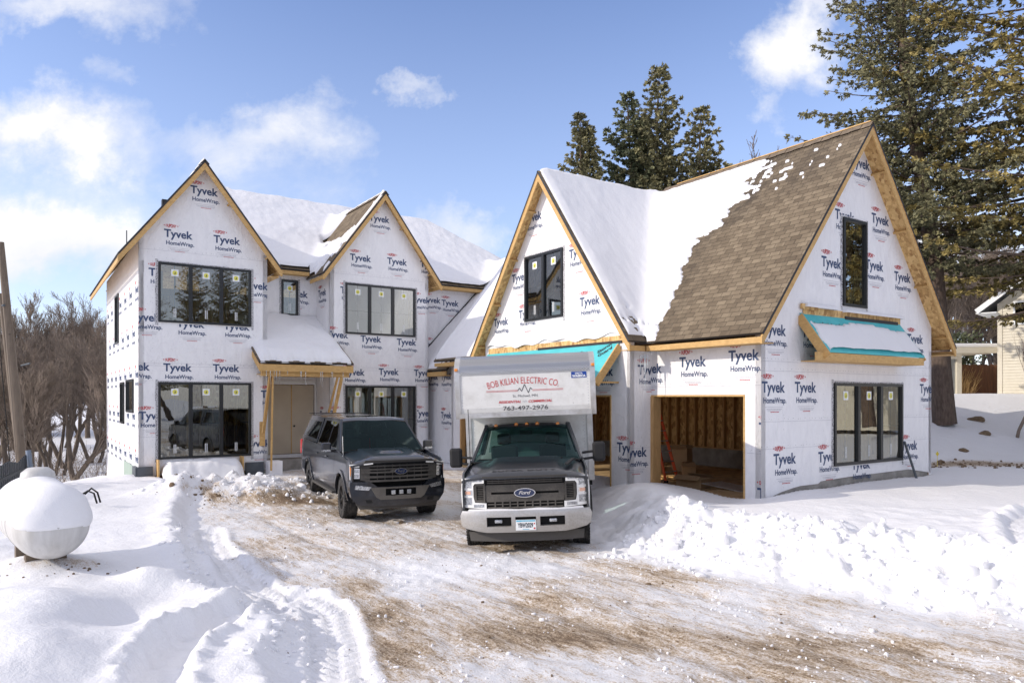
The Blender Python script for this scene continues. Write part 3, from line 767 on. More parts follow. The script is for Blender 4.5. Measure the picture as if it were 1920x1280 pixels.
# ---- shell walls
TG1 = 1.32; G1C = -7.99; g1 = lambda u: 9.47 - TG1 * abs(u - G1C) - .09
g1p = [(-9.71, .12), (-6.07, .12), (-6.07, g1(-6.07)), (G1C, g1(G1C)), (-9.71, g1(-9.71))]
L = lambda lst, c: [on_v(x, y, c) for x, y in lst]
G1L = L([(357, 361), (307.5, 443), (400.4, 454), (278.5, 516), (455, 540), (331, 612), (419, 617), (245, 600), (306, 695), (399, 696), (224, 693), (260, 786), (489, 745), (459.5, 838)], 13.9)
wall(g1p, [(-9.19, -6.58, 4.62, 6.36), (-9.19, -6.58, .60, 2.84)], FV(13.9), G1L, rows=(3.38, 3.45, 6.75, 1.3), cols=((-9.35, .3, 6.6), (-6.4, .3, 6.6)), clips=clip_poly(g1p))
window(FV(13.9), -9.19, -6.58, 4.62, 6.36, 3); window(FV(13.9), -9.19, -6.58, .60, 2.84, 3, cross=True)
TG2 = 1.35; G2C = -1.9; g2 = lambda u: 9.66 - TG2 * abs(u - G2C) - .09
g2p = [(-3.80, .12), (-.035, .12), (-.035, g2(-.035)), (G2C, g2(G2C)), (-3.80, g2(-3.80))]
G2L = L([(692, 413), (656.2, 487), (726, 494), (788, 500), (638, 549), (771, 566), (612, 632), (676, 640), (744, 646), (644, 703), (710, 702), (776, 704), (618, 782), (776, 780)], 14.48)
wall(g2p, [(-3.245, -.583, 4.62, 6.36), (-3.245, -.583, .60, 2.80)], FV(14.48), G2L, rows=(3.40, 3.50, 6.72), cols=((-3.45, .3, 6.6), (-.35, .3, 6.6)), clips=clip_poly(g2p))
window(FV(14.48), -3.245, -.583, 4.62, 6.36, 3); window(FV(14.48), -3.245, -.583, .60, 2.80, 3)
# main wall behind, with entry door opening
mp = [(-6.07, .12), (8.0, .12), (8.0, 6.95), (-6.07, 6.95)]
ML = L([(536, 555), (828, 572), (795, 650), (793, 566), (590, 757), (802, 838), (770, 755)], 15.9)
wall(mp, [(-5.02, -4.46, 5.28, 6.5), (-5.50, -3.86, .42, 2.86)], FV(15.9), ML, rows=(3.5, 6.6), cols=((-5.2, 4.6, 6.7),), clips=clip_poly(mp))
window(FV(15.9), -5.02, -4.46, 5.28, 6.5, 1, mid=.5)
# side returns of the bays
rp = lambda v0, v1, zt: [(-v1, .12), (-v0, .12), (-v0, zt), (-v1, zt)]
p = rp(14.48, 15.9, 6.9); wall(p, [], FU(-3.80), [on_u(597, 557, -3.8), on_u(600, 782, -3.8)], rows=(3.4,), clips=clip_poly(p))
p = rp(13.9, 15.9, 6.9); wall([(-a, b) for a, b in p], [], lambda s, z, d=0: (-6.07 - d, s, z))
p = rp(14.48, 15.9, 6.9); wall([(-a, b) for a, b in p], [], lambda s, z, d=0: (-.035 - d, s, z))
# long left side wall
sp = [(-23.4, -1.2), (-13.9, -1.2), (-13.9, 7.0), (-23.4, 7.0)]
def su(px, c=-9.71): return on_u(px, 700, c)[0]
swin = [(su(217), su(223), 4.3, 6.0), (su(227), su(233.5), 1.55, 2.9), (su(238), su(251), 1.95, 2.95)]
wall(sp, swin, FU(-9.71), rows=(3.4, 1.15, .3), cols=((-15.6, .2, 6.5), (-19.4, .2, 6.5)), auto=(-23.3, -13.9, .5, 6.7, .15), clips=clip_poly(sp))
for a in swin: window(FU(-9.71), a[0], a[1], a[2], a[3], 1, cross=False, stick=False, tape=False)
# back and far walls so the shell is closed
wall([(-9.71, -1.2), (8, -1.2), (8, 6.9), (-9.71, 6.9)], [], lambda s, z, d=0: (s, 23.4 - d, z))
wall([(15.9, -.5), (23.4, -.5), (23.4, 6.9), (15.9, 6.9)], [], lambda s, z, d=0: (8 - d, s, z))
# ---- garage shell
gm = lambda u: 8.68 - 1.239 * abs(u - 3.525) - .09
gp = [(0, .02), (.12, .30), (.7, .42), (1.05, .47), (1.35, .50), (2.0, .50), (2.1, .55), (3.2, .58), (5.9, .60), (7.05, .45), (7.05, gm(7.05)), (3.525, gm(3.525)), (0, gm(0))]
GL = L([(1596, 309), (1565.5, 409), (1634, 416), (1540, 498), (1623, 503), (1676.5, 525), (1430, 626), (1503.5, 631), (1701, 642), (1490, 735), (1428, 735), (1450, 871), (1534, 866), (1724.5, 736), (1690, 844), (1597, 880)], 0)
wp = lambda x: x
wall(gp, [(2.96, 3.92, 4.50, 6.50), (2.60, 5.55, .86, 2.72)], FV(0), GL, rows=(3.20, 3.0, 1.38, 1.95), cols=((.75, .5, 3.2), (2.2, .5, 2.9), (5.9, .5, 2.9)), clips=clip_poly([(0, -1), (7.05, -1), (7.05, gm(7.05)), (3.525, gm(3.525)), (0, gm(0))]))
window(FV(0), 2.96, 3.92, 4.50, 6.50, 1, mid=.5, stick=False); window(FV(0), 2.60, 5.55, .86, 2.72, 3)
MB().bx(.25, 7.0, .02, .16, -.4, .62).each('foundation', M['concrete'], house)
# door wall (u=0), v 0..3.15
dp = [(-3.17, .02), (0, .02), (0, 3.52), (-3.17, 3.52)]
DL = [on_u(x, y, 0) for x, y in ((1274, 688), (1366, 677), (1197, 700), (1423, 812), (1420, 934))]
wall([(-3.17, .02), (-.0, .02), (0, 3.52), (-3.17, 3.52)], [(-3.3, -.433, -.1, 2.42)], FU(0), DL, rows=(2.7, 1.3), clips=clip_poly(dp))
# projecting wall under the cross gable (u=-.7)
TC = 1.37; CC = 6.28; cg = lambda v: 8.5 - TC * abs(v - CC) - .09
cp = [(-9.45, .02), (-3.10, .02), (-3.10, cg(3.10)), (-CC, cg(CC)), (-9.45, cg(9.45))]
CL = [on_u(x, y, -.7) for x, y in ((985, 420), (1067, 485), (1087, 575), (960, 530), (973, 597), (926, 612), (1157, 846), (1157, 947), (1110, 705))]
cpx = clip_poly([(-9.45, -1), (-3.10, -1), (-3.10, cg(3.10)), (-CC, cg(CC)), (-9.45, cg(9.45))])
wall(cp, [(-8.9, -3.78, -.1, 2.42), (-7.32, -5.62, 4.55, 6.35)], FU(-.7), CL, rows=(1.25,), clips=cpx)
window(FU(-.7), -7.32, -5.62, 4.55, 6.35, 2, mid=.5)
# return of the projection (faces -v)
rr = [(-.7, .02), (0, .02), (0, 3.5), (-.7, 3.5)]
wall(rr, [], FV(3.10), [(-.93, 1.0), (-.93, -.25), (-.45, 3.0 - .05)], rows=(1.25,), cols=((-.08, .2, 3.2),), clips=clip_poly(rr), t=.10)
# garage bay beyond the gable and the link wall
bp = [(-12.8, .02), (-9.45, .02), (-9.45, 3.5), (-12.8, 3.5)]
wall(bp, [(-12.2, -9.6, -.1, 2.42)], FU(0), [on_u(822, 720, 0)], clips=clip_poly(bp))
lp = [(-15.9, .02), (-12.8, .02), (-12.8, 3.45), (-15.9, 3.45)]
wall(lp, [], FU(.3), [on_u(827, 783, .3), on_u(803, 712, .3), on_u(827, 712, .3)], rows=(3.3,), clips=clip_poly(lp))
wall([(-.0, -.3), (12.8, -.3), (12.8, 3.6), (0, 3.6)], [], lambda s, z, d=0: (7.05 - d, s, z))
wall([(0, -.3), (7.05, -.3), (7.05, gm(7.05)), (3.525, gm(3.525)), (0, gm(0))], [], lambda s, z, d=0: (s, 12.8 - d, z))
MB().bx(.3, 7.8, 15.85, 15.98, 0, .1).build('sill_plate', M['stud'], house)
# grey foundation foam, window-well board and patches at the foot of the left bay
f = MB(); f.bx(-6.75, -6.2, 13.80, 13.895, -.2, .38); f.bx(-9.74, -9.35, 13.80, 13.895, -.3, .40)
f.bx(-9.80, -9.715, 13.86, 14.6, -.9, .38); f.each('foundation', M['foam'], house)
f = MB(); f.bx(-9.74, -9.72, 15.0, 17.3, -1.4, .35); f.each('sheathing', M['greenboard'], house)
# garage door jambs and headers
f = MB()
f.bx(-.012, .15, .395, .433, .02, 2.42); f.bx(-.012, .15, .396, 3.10, 2.42, 2.46); f.each('door_jamb', M['wood'], house)
f = MB(); f.bx(-.03, .22, 3.0, 3.10, 0, 2.42); f.each('door_jamb', M['stud'], house)
f = MB(); f.bx(-.715, -.54, 3.74, 3.78, 0, 2.42); f.bx(-.715, -.54, 3.741, 8.95, 2.42, 2.46); f.bx(-.715, -.54, 8.9, 8.94, 0, 2.42); f.each('door_jamb', M['wood'], house)
f = MB(); f.bx(-.012, .15, 12.1, 12.2, 0, 2.42); f.bx(-.012, .15, 9.61, 12.1, 2.42, 2.46); f.each('door_jamb', M['stud'], house)
# ---- interior of the garage
MB().bx(.02, 7.0, .1, 12.75, -.1, .08).bx(-.68, .02, 3.8, 8.9, -.1, .08).build('garage_floor', M['dirtfloor'], house)
f = MB(); f.bx(6.75, 6.91, .2, 12.7, .08, .68); f.bx(.2, 6.74, 12.4, 12.6, .08, .68); f.each('stem_wall', M['concrete'], house)
f = MB()
f.bx(6.78, 6.90, .2, 12.7, .68, .72); f.bx(6.78, 6.90, .2, 12.7, 3.35, 3.43)
v = .3
while v < 12.5: f.bx(6.77, 6.905, v, v + .045, .72, 3.35); v += .41
u = .3
while u < 6.6: f.bx(u, u + .045, 12.50, 12.65, .68, 3.4); f.bx(u, u + .045, .15, .25, .1, 3.4); u += .41
f.bx(6.6, 6.78, 5.3, 5.4, .5, 3.3)
f.build('wall_studs', M['stud'], house)
f = MB(); v = .4
while v < 12.6: f.bx(.1, 6.95, v, v + .045, 3.44, 3.64); v += .6
f.build('ceiling_joists', M['stud'], house)
# interior of the house: floors and a few stud partitions
f = MB(); f.bx(-9.5, 7.8, 16.1, 23.2, .2, .42); f.bx(-9.5, 7.8, 16.1, 23.2, 3.5, 3.85); f.bx(-9.5, -6.25, 14.1, 16.1, .2, .42); f.bx(-9.5, -6.25, 14.1, 16.1, 3.5, 3.85)
f.bx(-3.62, -.2, 14.7, 16.1, .2, .42); f.bx(-3.62, -.2, 14.7, 16.1, 3.5, 3.85); f.each('floor_deck', M['osb'], house)
f = MB()
for (u0, u1, v0) in ((-9.4, -6.3, 17.6), (-3.6, 3, 18.2), (-6, -3.6, 19.5)):
    u = u0
    while u < u1: f.bx(u, u + .045, v0, v0 + .1, .45, 3.45); f.bx(u, u + .045, v0, v0 + .1, 3.88, 6.7); u += .41
for v in (16.5, 17.3, 18.9, 20.1): f.bx(-5.9, -5.8, v, v + .05, .45, 3.4)
f.build('wall_studs', M['stud'], house)
# ---- roofs
def gable_roof(F, s0, s1, sc, z0, zc, L_, t=.05, left=True, right=True):
    out = []
    if left: out.append(slope([F(s0, z0, 0), F(s0, z0, L_), F(sc, zc, L_), F(sc, zc, 0)], t=t))
    if right: out.append(slope([F(s1, z0, 0), F(s1, z0, L_), F(sc, zc, L_), F(sc, zc, 0)], t=t))
    return out
gable_roof(FV(13.515), -10.28, -5.70, G1C, 6.45, 9.47, 10.4)
gable_trim(FV(13.515), -10.28, -5.70, G1C, 6.45, 9.47, .385)
gable_roof(FV(14.12), -4.17, .37, G2C, 6.59, 9.66, 5.2)
gable_trim(FV(14.12), -4.17, .37, G2C, 6.59, 9.66, .36)
mz = lambda v: 6.85 + .768 * (v - 15.55)
slope([(-8.0, 15.55, mz(15.55)), (7.5, 15.55, mz(15.55)), (2.8, 20.3, mz(20.3)), (-6.3, 20.3, mz(20.3))])
slope([(-11.0, 15.6, 6.85), (-11.0, 25.0, 6.85), (-6.3, 20.32, mz(20.3)), (-6.3, 20.28, mz(20.3))][::1]) if False else None
slope([(-9.6, 25.05, mz(15.55)), (7.5, 25.05, mz(15.55)), (2.8, 20.3, mz(20.3)), (-6.3, 20.3, mz(20.3))])
MB().face([(7.5, 15.55, mz(15.55)), (7.5, 25.05, mz(15.55)), (2.8, 20.3, mz(20.3))]).build('roof', M['shingle'], house)
MB().face([(-8.0, 18.58, 9.18), (-6.3, 20.3, mz(20.3)), (-8.0, 22.0, 9.18)]).build('roof', M['shingle'], house)
# eave boards of the main roof, either side of the middle gable
f = MB(); f.bx(-5.72, -4.15, 15.56, 15.60, 6.67, 6.79); f.bx(.38, 3.05, 15.56, 15.60, 6.67, 6.79)
f.bx(-5.72, -4.15, 15.60, 15.9, 6.675, 6.69); f.bx(.38, 3.05, 15.60, 15.9, 6.675, 6.69)
f.bx(-10.25, -10.21, 13.6, 23.8, 6.26, 6.38); f.bx(-5.78, -5.74, 13.6, 15.56, 6.26, 6.38); f.bx(-4.14, -4.10, 14.2, 15.56, 6.40, 6.52); f.bx(.29, .33, 14.2, 15.56, 6.40, 6.52)
f.each('eave_board', M['wood'], house)
# level soffit boxes at the left eave
f = MB(); f.bx(-6.06, -5.78, 13.6, 15.9, 6.19, 6.21); f.each('soffit', M['osb'], house)
# link roof
lz = lambda u: 4.23 + 1.04 * (u - .7)
slope([(-.1, 13.0, lz(-.1)), (-.1, 15.9, lz(-.1)), (4.5, 17.4, lz(4.5)), (4.5, 13.0, lz(4.5))])
slope([(8.5, 13.0, lz(.5)), (8.5, 17.4, lz(.5)), (4.5, 17.4, lz(4.5)), (4.5, 13.0, lz(4.5))])
MB().bx(-.09, -.05, 13.05, 15.9, 3.18, 3.33).bx(-.05, .3, 13.05, 15.9, 3.18, 3.20).each('eave_board', M['wood'], house)
f = MB()
f.beam((.35, 15.88, lz(.35) + .10), (3.05, 15.88, lz(3.05) + .10), .012, .14); f.build('flashing', M['drip'], house)
# garage roofs
wet_pts = 1
def slope_grid(P, name='roof', nu=60, nv=40, wetf=None):
    o = slope(P, name); return o
mg = lambda u: 3.68 + 1.239 * (u + .5)
GA = slope([(-.5, -.4, 3.672), (-.5, 13.2, 3.672), (3.525, 13.2, 8.659), (3.525, -.4, 8.659)], t=.05)
def shingle_grid():
    nu, nv = 46, 150; us = np.linspace(-.5, 3.525, nu); vs = np.linspace(-.4, 13.2, nv); U, V_ = np.meshgrid(us, vs)
    Z_ = 3.68 + 1.239 * (U + .5) + .008 * fbm(U * .8, V_ * .8, 3, 3)
    idx = np.arange(U.size).reshape(U.shape); Q = np.stack([idx[:-1, :-1], idx[:-1, 1:], idx[1:, 1:], idx[1:, :-1]], -1).reshape(-1, 4)
    me = bpy.data.meshes.new('shingle_layer'); me.from_pydata(np.stack([U, V_, Z_], -1).reshape(-1, 3).tolist(), [], Q.tolist())
    uvl = me.uv_layers.new(name='UVMap'); f = (Q[:, ::1]).ravel(); uvl.data.foreach_set('uv', np.stack([V_.ravel()[f], (U.ravel()[f] + .5) * 1.592], -1).ravel())
    vb = np.interp(U, bu, bv) + .2 * fbm(U * 2.2, V_ * 1.2, 3, 4)
    w = sstep(-1.1, -.1, V_ - vb) * (.45 + .55 * sstep(.5, 2.5, U)) + .8 * np.exp(-((V_ - vb + 1.6) / .9) ** 2) * sstep(2.0, 2.9, U)
    a = me.attributes.new('wet', 'FLOAT', 'POINT'); a.data.foreach_set('value', np.clip(w, 0, 1).ravel().astype(np.float32))
    return link('shingle_layer', me, M['shingle'], house, 180)
slope([(7.55, -.4, 3.68), (7.55, 13.2, 3.68), (3.525, 13.2, 8.667), (3.525, -.4, 8.667)])
gable_trim(FV(-.4), -.5, 7.55, 3.525, 3.68, 8.667, .4, depth=.12)
f = MB(); f.bx(-.49, -.45, -.38, 2.78, 3.48, 3.60); f.bx(-.49, -.45, 9.8, 13.15, 3.48, 3.60); f.bx(-.45, 0, -.3, 2.78, 3.485, 3.50); f.bx(-.45, 0, 9.8, 13.1, 3.485, 3.50)
f.bx(7.5, 7.54, -.38, 13.15, 3.48, 3.60); f.bx(7.05, 7.5, -.38, 13.1, 3.485, 3.50); f.each('eave_board', M['wood'], house)
gable_roof(FU(-1.05), -9.80, -2.76, -CC, 3.70, 8.5, 4.46)
gable_trim(FU(-1.05), -9.80, -2.76, -CC, 3.70, 8.5, .35, depth=.12)
f = MB(); f.bx(-1.0, -.5, 2.80, 2.84, 3.48, 3.60); f.bx(-1.0, -.7, 2.84, 3.1, 3.485, 3.50); f.each('eave_board', M['wood'], house)
# ridge caps
def ridge(a, b, n):
    mb = MB(); a = Vector(a); b = Vector(b); d = (b - a); sx = Vector((-d.y, d.x, 0)).normalized()
    for i in range(n):
        p = a + d * (i / n); q = a + d * ((i + .97) / n); h = Vector((0, 0, .012 + .01 * (i % 2)))
        for s in (-1, 1): mb.face([p + h, q + h, q + sx * s * .13 - Vector((0, 0, .14)) + h, p + sx * s * .13 - Vector((0, 0, .14)) + h])
    return mb.build('ridge_cap', M['ridgecap'], house)
M['ridgecap'] = varied('ridge_shingle', (.22, .17, .12), (.13, .10, .07), 6, .9)
ridge((3.525, -.4, 8.69), (3.525, 6.0, 8.69), 26)
MB().bx(3.5, 3.55, -.35, 5.5, 8.70, 8.725).build('ridge_board', M['wood'], house)
ridge((G2C, 14.12, 9.68), (G2C, 18.5, 9.68), 16); ridge((G1C, 13.52, 9.49), (G1C, 23.5, 9.49), 36)
MB().bx(-8.95, -8.80, 14.9, 15.1, 8.1, 8.47).build('roof_vent', M['black'], house)
MB().tube([(-9.9, 15, 6.8), (-9.9, 15, 7.4)], .016).build('vent_pipe', M['foam'], house)
# ---- brow roof over the first garage door (teal underlayment)
bz0, bz1 = 2.84, 3.72
f = MB(); A = [(-1.42, 3.45, bz0), (-1.42, 9.3, bz0), (-.71, 9.3, bz1), (-.71, 3.45, bz1)]
n_ = Vector((-(bz1 - bz0), 0, .71)).normalized() * .03
f.face(A); f.face([Vector(p) - n_ for p in A]); 
for i in range(4): f.face([A[i], A[(i + 1) % 4], Vector(A[(i + 1) % 4]) - n_, Vector(A[i]) - n_])
brow = f.build('door_canopy', M['teal'], house)
P = Print()
for (s, t, txt) in ((.35, .62, 'Storm'), (.42, .50, 'Guard'), (.72, .42, 'Storm'), (.80, .30, 'Guard'), (1.3, .80, 'Storm'), (1.4, .68, 'Guard'), (2.4, .9, 'Storm'), (3.4, .92, 'Guard'), (1.15, .12, 'LEAK')):
    P.text(txt, 0, 0, .42, 0, h=.11, bold=.03); k_ = len(text_data(txt, .03)[0])
    ang = R(38)
    for i in range(len(P.v) - k_, len(P.v)):
        x, y = P.v[i]; P.v[i] = (s + x * math.cos(ang) - y * math.sin(ang), t + x * math.sin(ang) + y * math.cos(ang))
sl = math.hypot(.71, bz1 - bz0)
P.build('lettering', lambda a, b: (-1.42 + .71 * b / sl - .004, 3.50 + (1.9 - a) * 1.0 + (0), bz0 + (bz1 - bz0) * b / sl + .004) if False else (-1.42 + .71 * b / sl - .006, 5.3 - a, bz0 + (bz1 - bz0) * b / sl + .006), [M['blackprint']], brow, clips=((1.83, 0, 1, 0), (0, sl - .02, 0, 1), (0, .02, 0, -1)))
f = MB(); f.beam((-1.47, 3.42, bz0 - .12), (-.72, 3.42, bz1 - .10), .045, .18); f.bx(-1.45, -1.41, 3.45, 9.3, bz0 - .16, bz0 - .02)
f.bx(-1.40, -.72, 3.46, 3.50, bz0 - .10, bz0 - .06); f.each('canopy_board', M['wood'], house)
f = MB(); f.bx(-.715, -.702, 3.3, 9.25, 3.70, 3.88); f.each('sheathing', M['osb'], house)
f = MB(); f.bx(-.735, -.716, 3.35, 6.7, 3.70, 3.76); f.build('flashing', M['drip'], house)
# loose lower hem of the wrap above it
f = MB(); n = 60
for i in range(n):
    v0 = 3.25 + 6.05 * i / n; v1 = 3.25 + 6.05 * (i + 1) / n
    zb = lambda v: 3.90 + .05 * math.sin(v * 2.3) + .035 * math.sin(v * 7.1) ; o_ = lambda v: -.73 - .05 * (1 + math.sin(v * 4.3 + 1)) * .5
    f.face([(o_(v0), v0, zb(v0)), (o_(v1), v1, zb(v1)), (-.706, v1, zb(v1) + .28), (-.706, v0, zb(v0) + .28)])
f.build('wrap_hem', M['wrap'], house, smooth=180)
# ---- brow roof over the ground floor window of the garage end
f = MB(); A = [(1.32, -.62, 3.38), (5.42, -.62, 3.38), (5.42, -.01, 4.22), (1.32, -.01, 4.22)]
for i in range(1): f.face(A); f.face([(a, b + .02, c - .03) for a, b, c in A])
for i in range(4): j = (i + 1) % 4; f.face([A[i], A[j], (A[j][0], A[j][1] + .02, A[j][2] - .03), (A[i][0], A[i][1] + .02, A[i][2] - .03)])
canopy2 = f.build('window_canopy', M['teal'], house)
f = MB(); f.beam((1.29, -.66, 3.24), (1.29, -.0, 4.14), .045, .19); f.beam((5.44, -.60, 3.28), (5.44, -.0, 4.1), .04, .10); f.bx(1.0, 5.42, -.60, -.56, 3.17, 3.34)
f.bx(1.33, 5.40, -.56, -.02, 3.17, 3.19); f.each('canopy_board', M['wood'], house)
f = MB(); f.bx(1.42, 5.45, -.022, -.006, 4.20, 4.36); f.bx(1.30, 1.9, -.07, -.03, 4.3, 4.42, 0); f.each('sheathing', M['osb'], house)
f = MB(); f.bx(3.0, 5.3, -.045, -.024, 4.17, 4.25); f.build('flashing', M['drip'], house)
P = Print()
for k_ in range(6): P.text('Guard', 0.2 + k_ * .32, .70 + .02 * (k_ % 2), .26, 0, h=.09, bold=.03, shear=.4)
P.build('lettering', lambda a, b: (1.35 + a, -.62 + .61 * b / 1.04 - .008, 3.38 + .84 * b / 1.04 + .006), [M['blackprint']], canopy2)
# ---- porch
pz = lambda v: 3.5 + .55 * (v - 13.0)
slope([(-6.56, 13.0, pz(13.0)), (-3.54, 13.0, pz(13.0)), (-3.54, 15.9, pz(15.9)), (-6.56, 15.9, pz(15.9))], 'porch_roof')
f = MB(); f.bx(-6.55, -3.55, 13.01, 13.05, 3.20, 3.42); f.bx(-6.45, -3.65, 13.12, 13.26, 3.06, 3.24)
f.beam((-6.52, 13.06, 3.32), (-6.52, 13.9, 3.32 + .55 * .84), .045, .19); f.beam((-3.57, 13.06, 3.32), (-3.57, 14.4, 3.32 + .55 * 1.34), .045, .19)
f.bx(-6.40, -3.7, 13.26, 15.85, 3.12, 3.14)
f.each('porch_beam', M['wood'], house)
f = MB(); f.beam((-6.15, 13.19, .15), (-6.10, 13.19, 3.07), .09, .04); f.beam((-6.33, 13.4, 1.3), (-6.17, 13.22, 3.06), .14, .04); f.bx(-6.42, -6.26, 13.45, 13.5, .9, 1.65); f.each('porch_post', M['wood'], house)
f = MB(); f.beam((-3.88, 13.19, 3.06), (-4.02, 13.9, 1.2), .10, .05); f.beam((-4.02, 13.19, 3.06), (-4.06, 13.9, 1.9), .06, .05); f.each('porch_brace', M['wood'], house)
# entry door and trim
d = empty('front_door', (0, 0, 0), 0, house)
f = MB(); f.bx(-5.48, -4.68, 15.93, 15.98, .44, 2.84); f.bx(-4.67, -3.88, 15.93, 15.98, .44, 2.84); f.build('door_panel', M['doorwood'], d)
f = MB(); f.bx(-4.69, -4.66, 15.915, 15.93, .44, 2.84); f.build('astragal', M['wood'], d)
MB().lathe([(0.0, 0), (.03, 0), (.035, -.03), (.02, -.05), (0, -.055)], (-4.58, 15.925, 1.4), 'y', 12).build('door_handle', M['black'], d)
f = MB(); f.bx(-3.86, -3.81, 15.86, 15.90, .42, 2.95); f.bx(-6.0, -3.81, 15.86, 15.90, 2.90, 3.0); f.bx(-5.56, -5.50, 15.85, 15.90, .42, 2.90); f.build('door_trim', M['white'], house)
MB().bx(-6.06, -3.82, 15.2, 15.9, -.1, .30).build('doorstep', M['concrete'], house)
# ---- snow on the roofs (height field over the slopes)
def snowfield(u0, u1, v0, v1, st, Hf, thick, mask, name='roof_snow', lip=.10, parent=house, mt=None, seed=1):
    us = np.arange(u0, u1 + st / 2, st); vs = np.arange(v0, v1 + st / 2, st); U, V_ = np.meshgrid(us, vs)
    H, valid = Hf(U, V_); k = mask(U, V_, H) & valid
    d = np.zeros(U.shape); cur = k.copy()
    n = int(lip / st) + 2
    for i in range(n):
        d += cur
        e = cur.copy(); e[1:, :] &= cur[:-1, :]; e[:-1, :] &= cur[1:, :]; e[:, 1:] &= cur[:, :-1]; e[:, :-1] &= cur[:, 1:]
        cur = e
    pr = np.sqrt(np.clip(d / n, 0, 1))
    T = thick * pr * (1 + .35 * fbm(U * 1.1, V_ * 1.1, seed, 4)) + .012 * fbm(U * 5, V_ * 5, seed + 3, 3) * pr
    Z_ = H + np.where(k, T, -.03)
    kk = k.copy(); kk[1:, :] |= k[:-1, :]; kk[:-1, :] |= k[1:, :]; kk[:, 1:] |= k[:, :-1]; kk[:, :-1] |= k[:, 1:]
    cell = k[:-1, :-1] | k[1:, :-1] | k[:-1, 1:] | k[1:, 1:]
    cell &= valid[:-1, :-1] & valid[1:, :-1] & valid[:-1, 1:] & valid[1:, 1:]
    idx = np.arange(U.size).reshape(U.shape)
    Q = np.stack([idx[:-1, :-1], idx[:-1, 1:], idx[1:, 1:], idx[1:, :-1]], -1)[cell]
    used = np.unique(Q); mp_ = np.full(U.size, -1); mp_[used] = np.arange(len(used))
    co = np.stack([U, V_, Z_], -1).reshape(-1, 3)[used]
    me = bpy.data.meshes.new(name); me.from_pydata(co.tolist(), [], mp_[Q].tolist())
    return link(name, me, mt or M['snow'], parent, 180)
def smax(a, b, k=.18):
    h = np.clip(.5 + .5 * (a - b) / k, 0, 1); return b * (1 - h) + a * h + k * h * (1 - h)
def Hgar(U, V_):
    a = np.where((U > -.5) & (V_ > -.4) & (U < 3.53), 3.68 + 1.239 * (U + .5), -50)
    b = np.where((U > -1.05) & (V_ > 2.76) & (V_ < 9.8), 8.5 - TC * np.abs(V_ - CC), -50)
    return smax(a, b, .55), np.maximum(a, b) > 0
def plane_hit(px, py):   # on the garage slope facing the street
    dx = (px - 960) / FOC; du = dx * UX + UY; dv = -dx * UY + UX; dz = (745 - py) / FOC
    t = (3.68 + 1.239 * (UO + .5) - EYE) / (dz - 1.239 * du); return UO + t * du, VO + t * dv
BND = sorted([plane_hit(x, y) for x, y in ((1226, 648), (1243, 600), (1268, 545), (1290, 490), (1298, 462), (1318, 438), (1350, 425), (1372, 395), (1400, 362), (1404, 342), (1425, 322))])
bu = np.array([b[0] for b in BND]); bv = np.array([b[1] for b in BND])
shingle_grid()
def Mgar(U, V_, H):
    vb = np.interp(U, bu, bv); nz = .22 * fbm(U * 2.2, V_ * 1.2, 3, 4) + .75 * fbm(U * 6.5, V_ * 1.8, 9, 4, .6) * sstep(.6, 2.6, U) + .10 * fbm(U * 9, V_ * 3, 10, 3)
    m = V_ > vb + nz
    isl = (U > 2.5) & (U < 3.35) & (V_ > vb - 2.6) & (fbm(U * 13, V_ * 3.2, 12, 3) > .21 + .09 * (vb - V_) + .14 * np.abs(U - 2.95)) 
    front = (V_ > 2.76) & (V_ < 9.8) & (U < -.98)
    topbare = (U > 3.46)
    bare = (U < .2) & (V_ < 3.4) & (V_ > 2.0) & (fbm(U * 4, V_ * 4, 15, 3) > .22) & (U < .0)
    return (m | isl) & ~front & ~topbare & ~bare & ~((V_ > 9.6) & (U < -.44)) & ~((V_ < 2.85) & (U < -.46))
sn = snowfield(-1.05, 3.53, -.3, 13.15, .035, Hgar, .13, Mgar, seed=4, lip=.2); sn['label'] = 'thick snow on the garage roof, melted back to a ragged edge'
def Hhouse(U, V_):
    a = np.where((V_ > 15.55) & (V_ < 20.35), 6.85 + .768 * (V_ - 15.55), -50)
    hip = np.where(V_ > 15.55, mz(20.3) - .768 * (U - 2.8), 99); a = np.minimum(a, hip); a = np.minimum(a, np.where(V_ > 15.55, mz(20.3) - .768 * (-6.3 - U), 99))
    b = np.where((U < -5.7) & (V_ > 13.515), 9.47 - TG1 * np.abs(U - G1C), -50)
    c = np.where((U > -4.17) & (U < .37) & (V_ > 14.12) & (V_ < 19.4), 9.66 - TG2 * np.abs(U - G2C), -50)
    l = np.where((U > 2.9) & (V_ > 15.55) & (V_ < 17.4), lz(np.minimum(U, 9 - U)), -50)
    H = smax(smax(a, b, .5), smax(c, l, .3), .5); return H, np.maximum(np.maximum(a, b), np.maximum(c, l)) > 0
def Mhouse(U, V_, H):
    m = (U > -8.05)
    lf = (U > -4.17) & (U < G2C) & (9.66 - TG2 * np.abs(U - G2C) > 6.85 + .768 * (V_ - 15.55) - .15 + .2 * fbm(U * 3, V_ * 3, 8, 3))
    z = 9.66 - TG2 * np.abs(U - G2C)
    bare = lf & (z > 8.0 + .5 * fbm(U * 2, V_ * 2, 5, 3) + .35 * (V_ < 14.6)) & (V_ > 14.38 + .12 * fbm(U * 3, V_ * 3, 6, 3)) & (V_ < 17.6)
    bare |= (U < -3.3) & (U > -4.17) & (V_ < 15.0 - .5 * fbm(U * 3, V_ * 3, 7, 3)) & (V_ > 14.2) & (fbm(U * 3.3, V_ * 2, 77, 3) > -.15)
    edge = ((V_ < 13.62) & (U < -5.6)) | ((V_ < 14.22) & (U > -4.3))
    return m & ~bare & ~edge
